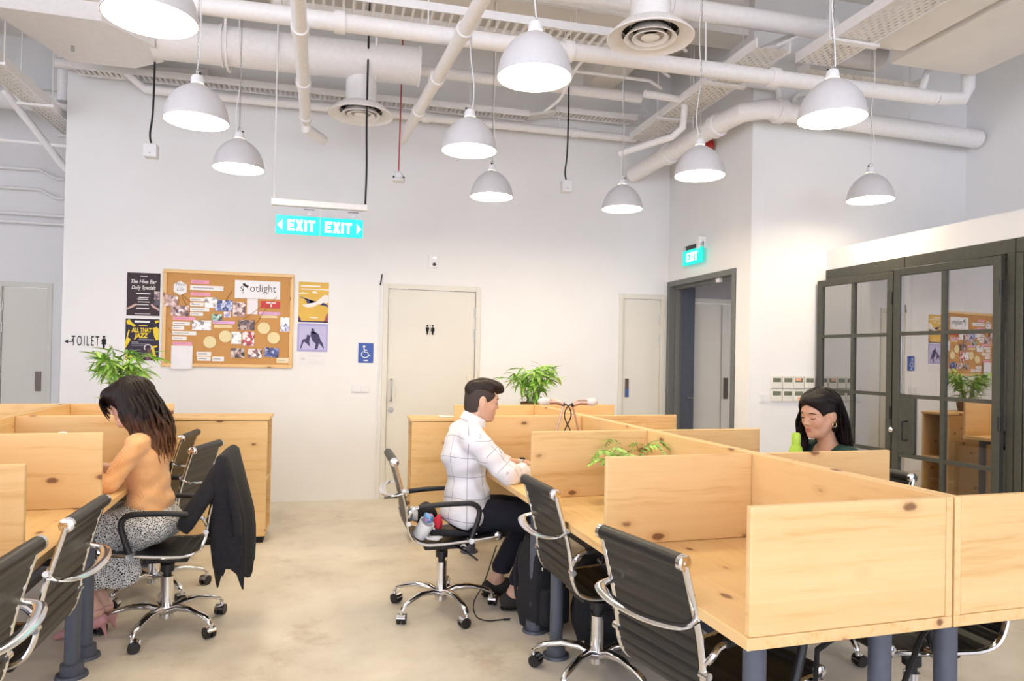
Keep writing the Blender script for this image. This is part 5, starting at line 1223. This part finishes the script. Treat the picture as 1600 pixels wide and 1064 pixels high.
S.cone((.05,0,1.03),(.075,0,1.09),.046,.046,0,'sub').half((0,0,.598),(0,0,-1)); S.build('knit_top',M['knit'],wom)
S=SDF((-.26,-.30,.10),(.58,.30,.68),.006)
S.ell((-.01,0,.545),(.155,.195,.098),.03).ell((.0,0,.615),(.112,.148,.06),.03)
for i in (0,1): S.cone(hp[i],kn[i],.105,.080,.05)
S.ell((.36,.02,.36),(.085,.125,.20),.05).ell((.32,.04,.24),(.075,.115,.17),.04)          # front drape over the shins
S.ell((.10,.115,.40),(.085,.030,.16),.03).ell((.055,.12,.33),(.050,.022,.12),.02).ell((.22,.10,.38),(.10,.035,.14),.04)   # side flap
S.fold(.005,lambda X,Y,Z: np.sin(46*X+30*Y+8*np.sin(9*Z))*np.clip((.62-Z)*3,.15,1))
S.half((0,0,.655),(0,0,1)).half((.30,.02,.13),(-.55,0,-1)); S.build('skirt',M['skirt'],wom)
for i in (0,1):
    a=np.array(an[i]); t_=np.array(toe[i]); S=SDF(np.minimum(a,t_)-.10,np.maximum(a,t_)+.10,.004); dv=t_-a; dv[2]=0; dv/=np.linalg.norm(dv)
    S.cone(a-dv*.02+(0,0,-.045),a+dv*.05+(0,0,-.065),.032,.034,.02).cone(a+dv*.05+(0,0,-.065),t_+dv*.04+(0,0,-.012),.034,.016,.02).cone(a+(0,0,.0),a+(0,0,.1),.034,.045,0,'sub').half((0,0,.006),(0,0,-1))
    S.cone(a-dv*.028+(0,0,-.055),(a[0]-dv[0]*.045,a[1]-dv[1]*.045,.006),.015,.005,.01); S.build('heeled_shoe',M['pinkshoe'],wom)
    MB().tube([tuple(a+(.031*math.cos(t),.031*math.sin(t),.012)) for t in np.linspace(0,2*PI,18)],.004,6).build('ankle_strap',M['pinkshoe'],wom)
M['hairw']=hairmat('brown wavy hair',(.014,.008,.007),(.22,.085,.032),.86,1.12)
c=np.array(HC); Pw=lambda x,y,z: tuple(c+HR@np.array((x,y,z)))
S=SDF((-.08,-.16,1.0),(.28,.16,1.33),.0045)
S.ell(Pw(-.012,0,.030),(.108,.090,.094),.02,Rm=HR).ell(Pw(-.05,0,-.03),(.075,.088,.085),.03,Rm=HR).ell(Pw(.06,0,.055),(.062,.080,.048),.03,Rm=HR)
for y in (-1,1): S.ell(Pw(.0,y*.070,-.03),(.050,.026,.085),.03,Rm=HR)
S.ell(Pw(.115,0,-.075),(.085,.12,.100),.014,'sub',HR).ell(Pw(.03,0,-.14),(.07,.05,.07),.01,'sub',HR)
S.fold(.002,lambda X,Y,Z: np.sin(110*Y+60*X)*np.sin(50*Z+40*X)); S.build('hair_cap',M['hairw'],wom)
rg=random.Random(21); paths=[]
def shell(PT,cx,cz,rx,ry,rz,a,th,sc=1.0): return Vector(PT(cx+rx*sc*math.sin(th)*math.cos(a),ry*sc*math.sin(th)*math.sin(a),cz+rz*sc*math.cos(th)))
for k in range(300):
    a=rg.uniform(.95,2*PI-.95); sc=rg.uniform(.97,1.05)
    q=[shell(Pw,-.012,.028,.110,.094,.098,a,t,sc) for t in (rg.uniform(.1,.5),.85,1.25,1.6)]
    e=q[-1]; ln=rg.uniform(.20,.36); ph=rg.uniform(0,6); am=rg.uniform(.014,.028)
    fb=max(0,math.cos(a))
    for i,(t,bk,nar) in enumerate(((.25,-.018,1.06),(.5,-.05,1.05),(.75,-.08,.98),(1.0,-.095,.92))):
        q.append(Vector((e.x*(1-.45*t)+bk*(1+.3*fb)+am*math.sin(ph+4.2*t),e.y*nar+am*.8*math.cos(ph+4.6*t),e.z-ln*t)))
    paths.append(([tuple(p) for p in q],rg.uniform(.006,.0105)))
locks(paths,'hair_locks',M['hairw'],wom,seg=26)
paths=[]
for k in range(60):
    y=-.078+.156*k/59; j=rg.uniform(-.005,.005); sw=.02*(y/.078)
    paths.append(([Pw(.01,y*.7,.118-abs(y)*.45),Pw(.075,y*.9,.096-abs(y)*.45),Pw(.108,y*1.02+sw*.3,.058-abs(y)*.25+j),Pw(.104,y*1.08+sw*.5,.014+j-abs(y)*.45),Pw(.088,y*1.12+sw*.6,-.005+j-abs(y)*.8)],.0070))
locks(paths,'fringe',M['hairw'],wom,seg=12)
b=MB(); b.ell(Pw(-.11,.02,.045),(.012,.02,.014),10,8); b.ell(Pw(-.11,-.02,.045),(.012,.02,.014),10,8); b.build('hair_bow',M['black'],wom)
b=MB(); e=Vector(Pw(.0,.088,-.06)); b.tube([tuple(e),tuple(e+Vector((.0,.004,-.02))),tuple(e+Vector((.0,.004,-.055)))],[.002,.007,.009],8); b.build('earring',M['brushed'],wom)
# ============================================================ the woman by the glass room (right)
M['green']=plain('dark green jersey',(.010,.045,.035),.8,var=.1); M['hairr']=hairmat('black brown hair',(.010,.007,.008),(.030,.014,.014),.90,1.10)
HC=(.075,0,1.175); HR=rotm(R(4),R(12),R(-3))
sh=[(.02,-.155,.955),(.02,.155,.955)]; el=[(.16,-.20,.775),(.16,.20,.775)]; wr=[(.36,-.10,.785),(.36,.10,.785)]
hp=[(.03,-.08,.54),(.03,.08,.54)]; kn=[(.43,-.09,.52),(.43,.09,.52)]; an=[(.30,-.09,.09),(.30,.09,.09)]; toe=[(.44,-.09,.03),(.44,.09,.03)]
S=SDF((-.22,-.30,-.01),(.56,.30,1.33),.005)
S.ell((0,0,.545),(.115,.165,.09),.03).ell((.0,0,.68),(.085,.12,.13),.05).ell((.0,0,.86),(.09,.135,.13),.05).cone((.01,-.115,.965),(.01,.115,.965),.047,.047,.05)
S.cone((.005,0,.97),(.048,0,1.10),.049,.043,.03)
for i in (0,1):
    S.cone(sh[i],el[i],.042,.034,.03).cone(el[i],wr[i],.034,.023,.02); hand(S,wr[i],(.9,(.25 if i==0 else -.25),-.02),1 if i==0 else -1)
    S.cone(hp[i],kn[i],.08,.055,.03).cone(kn[i],an[i],.05,.032,.02).cone(an[i],toe[i],.032,.025,.02)
head(S,HC,HR,'f')
wr_=S.build('person',M['skinr'],None,face_attr(HC,HR)); wr_.location=(2.475,3.09,0); wr_.rotation_euler=(0,0,R(184))
tag(wr_,'woman with long black hair in a dark green top sitting by the glass room','person')
face_details(wr_,HC,HR,M['brow'],'f')
S=SDF((-.20,-.32,.52),(.32,.32,1.06),.006)
S.ell((-.002,0,.60),(.125,.165,.10),.03).ell((.0,0,.70),(.10,.135,.14),.05).ell((.0,0,.86),(.104,.148,.14),.05).cone((.008,-.12,.965),(.008,.12,.965),.057,.057,.05)
for i in (0,1):
    w1=np.array(el[i])*.55+np.array(sh[i])*.45; S.cone(sh[i],w1,.054,.050,.03)
S.fold(.0025,lambda X,Y,Z: np.sin(50*Z+20*X)*np.sin(16*X+15*Y)); S.cone((.03,0,.985),(.05,0,1.08),.070,.062,0,'sub').half((0,0,.56),(0,0,-1)); S.build('jersey_top',M['green'],wr_)
S=SDF((-.22,-.30,.05),(.60,.30,.70),.008); S.ell((0,0,.545),(.13,.178,.10),.03)
for i in (0,1): e=np.array(kn[i])+(np.array(an[i])-np.array(kn[i]))*.85; S.cone(hp[i],kn[i],.095,.07,.03).cone(kn[i],e,.068,.055,.02)
S.half((0,0,.62),(0,0,1)); S.build('trousers',M['navy'],wr_)
for i in (0,1):
    a=np.array(an[i]); t_=np.array(toe[i]); S=SDF(np.minimum(a,t_)-.10,np.maximum(a,t_)+.10,.006); S.cone(a+(-.02,0,-.045),t_+(.02,0,.008),.040,.032,.02).half((0,0,.005),(0,0,-1)).half((0,0,.10),(0,0,1)); S.build('shoe',M['shoe'],wr_)
c=np.array(HC); Pr=lambda x,y,z: tuple(c+HR@np.array((x,y,z)))
S=SDF((-.10,-.16,.98),(.25,.16,1.33),.0045)
S.ell(Pr(-.014,0,.032),(.103,.086,.092),.02,Rm=HR).ell(Pr(-.05,0,-.04),(.065,.080,.085),.03,Rm=HR).ell(Pr(.035,.01,.080),(.060,.066,.030),.03,Rm=HR)
S.ell(Pr(.0,-.075,-.03),(.055,.026,.10),.03,Rm=HR)
S.ell(Pr(.122,.004,-.045),(.098,.105,.112),.012,'sub',HR).ell(Pr(.015,.085,-.045),(.050,.035,.06),.012,'sub',HR)
S.fold(.002,lambda X,Y,Z: np.sin(110*Y+60*X)*np.sin(50*Z+40*X)); S.build('hair_cap',M['hairr'],wr_)
paths=[]; rg=random.Random(5)
for k in range(300):
    a=rg.uniform(0.0,2*PI); sc=rg.uniform(.98,1.05); ln=rg.uniform(.22,.33); ph=rg.uniform(0,6); am=rg.uniform(.008,.018)
    E=lambda aa,th: shell(Pr,-.012,.030,.106,.089,.096,aa,th,sc)
    if a<1.9:                # near side front: swept back behind the ear
        q=[E(a*.6+.5,rg.uniform(.12,.3)),E(a*.5+.75,.6),E(a*.35+1.25,.95),E(a*.3+1.65,1.22),E(2.35+.2*rg.random(),1.55)]
    elif a>4.15:             # far side: falls beside the far cheek
        q=[E(4.6+.5*(a-4.15)*.5,rg.uniform(.1,.3)),E(5.0+(a-4.15)*.42,.62),E(4.85+(a-4.15)*.42,1.0),E(4.75+(a-4.15)*.34,1.4),E(4.75+(a-4.15)*.30,1.7)]
    else: q=[E(a,t) for t in (rg.uniform(.1,.4),.6,.95,1.3,1.6)]
    e=q[-1]; far=a>4.15
    for t in (.25,.5,.75,1.0):
        if far: q.append(Vector((e.x-.012*t+am*math.sin(ph+4*t),e.y*(1+.35*t)+am*math.cos(ph+4.4*t),e.z-ln*t)))
        else: q.append(Vector((e.x*(1-.2*t)-.03*t+am*math.sin(ph+4*t),e.y*(1+.55*t)+am*math.cos(ph+4.4*t),e.z-ln*t)))
    paths.append(([tuple(p) for p in q],rg.uniform(.006,.010)))
locks(paths,'hair_locks',M['hairr'],wr_,seg=26)
b=MB(); e=Vector(Pr(-.008,.080,-.040)); b.tube([tuple(e+Vector((.012*math.sin(t),.004,-.012+.012*math.cos(t)))) for t in np.linspace(0,2*PI,14)],.0025,6); b.build('earring',plain('gold',(.8,.6,.35),.25,1),wr_)
# lime cushion behind her, black jacket over the chair back
M['lime']=plain('lime plastic',(.42,.66,.05),.4); M['limelabel']=plain('yellow label',(.8,.7,.1),.5)
o=thing('water_bottle','lime green bottle on the workbench beside the dark haired woman','bottle',(2.195,2.99,.7405))
b=MB(); b.lathe([(.001,0),(.034,0),(.036,.02),(.036,.24),(.028,.275),(.018,.29)],n=24); b.build('bottle_body',M['lime'],o)
b=MB(); b.lathe([(.021,.285),(.021,.335),(.016,.345),(.001,.345)],n=18); b.build('cap',M['lime'],o)
b=MB(); b.lathe([(.0365,.12),(.0365,.21)],n=24); b.build('label_band',M['limelabel'],o)
o=thing('jacket','long black jacket draped over the back of the chair in the aisle','jacket',(-.545,3.93,0))
b=MB(); v=[];f=[];n=44
rows=[(.915,.005,.016,.215),(.900,.006,.034,.235),(.80,.008,.060,.238),(.70,.018,.080,.228),(.60,.030,.094,.205),(.50,.038,.098,.195),(.42,.045,.094,.185),(.34,.050,.088,.175),(.285,.052,.08,.16)]
for i,(z,x,rx,ry) in enumerate(rows):
    for q in range(n):
        a=2*PI*q/n; wv=1+(.05+.13*i/8)*math.sin(5*a+.5*i*.4)+.05*math.sin(9*a+i*.5)
        zz=z+(.045*math.sin(3*a+1)+.03*math.sin(7*a) if i==len(rows)-1 else 0)
        ex=.45 if i<3 else .6; ca,sa=math.cos(a),math.sin(a); v.append((x+rx*math.copysign(abs(ca)**ex,ca)*wv,ry*math.copysign(abs(sa)**ex,sa)*(1+.03*math.sin(4*a+i)),zz))
for i in range(len(rows)-1):
    for q in range(n): q2=(q+1)%n; f.append((i*n+q,i*n+q2,(i+1)*n+q2,(i+1)*n+q))
f+=[tuple(range(n))]
b.add(v,f).build('jacket_body',M['blackcloth'],o,angle=80)
b=MB(); b.tube(catmull([(-.01,-.14,.86),(-.05,-.19,.76),(-.11,-.21,.66),(-.17,-.20,.555)],14),[.035,.045,.05,.052,.055,.055,.055,.056,.057,.057,.056,.055,.052,.045],14,flat=.55); b.build('sleeve',M['blackcloth'],o,angle=80)
b=MB(); b.tube(catmull([(.01,-.16,.88),(.05,-.20,.74),(.08,-.205,.60),(.085,-.20,.52)],12),.045,12,flat=.5); b.build('sleeve',M['blackcloth'],o,angle=80)
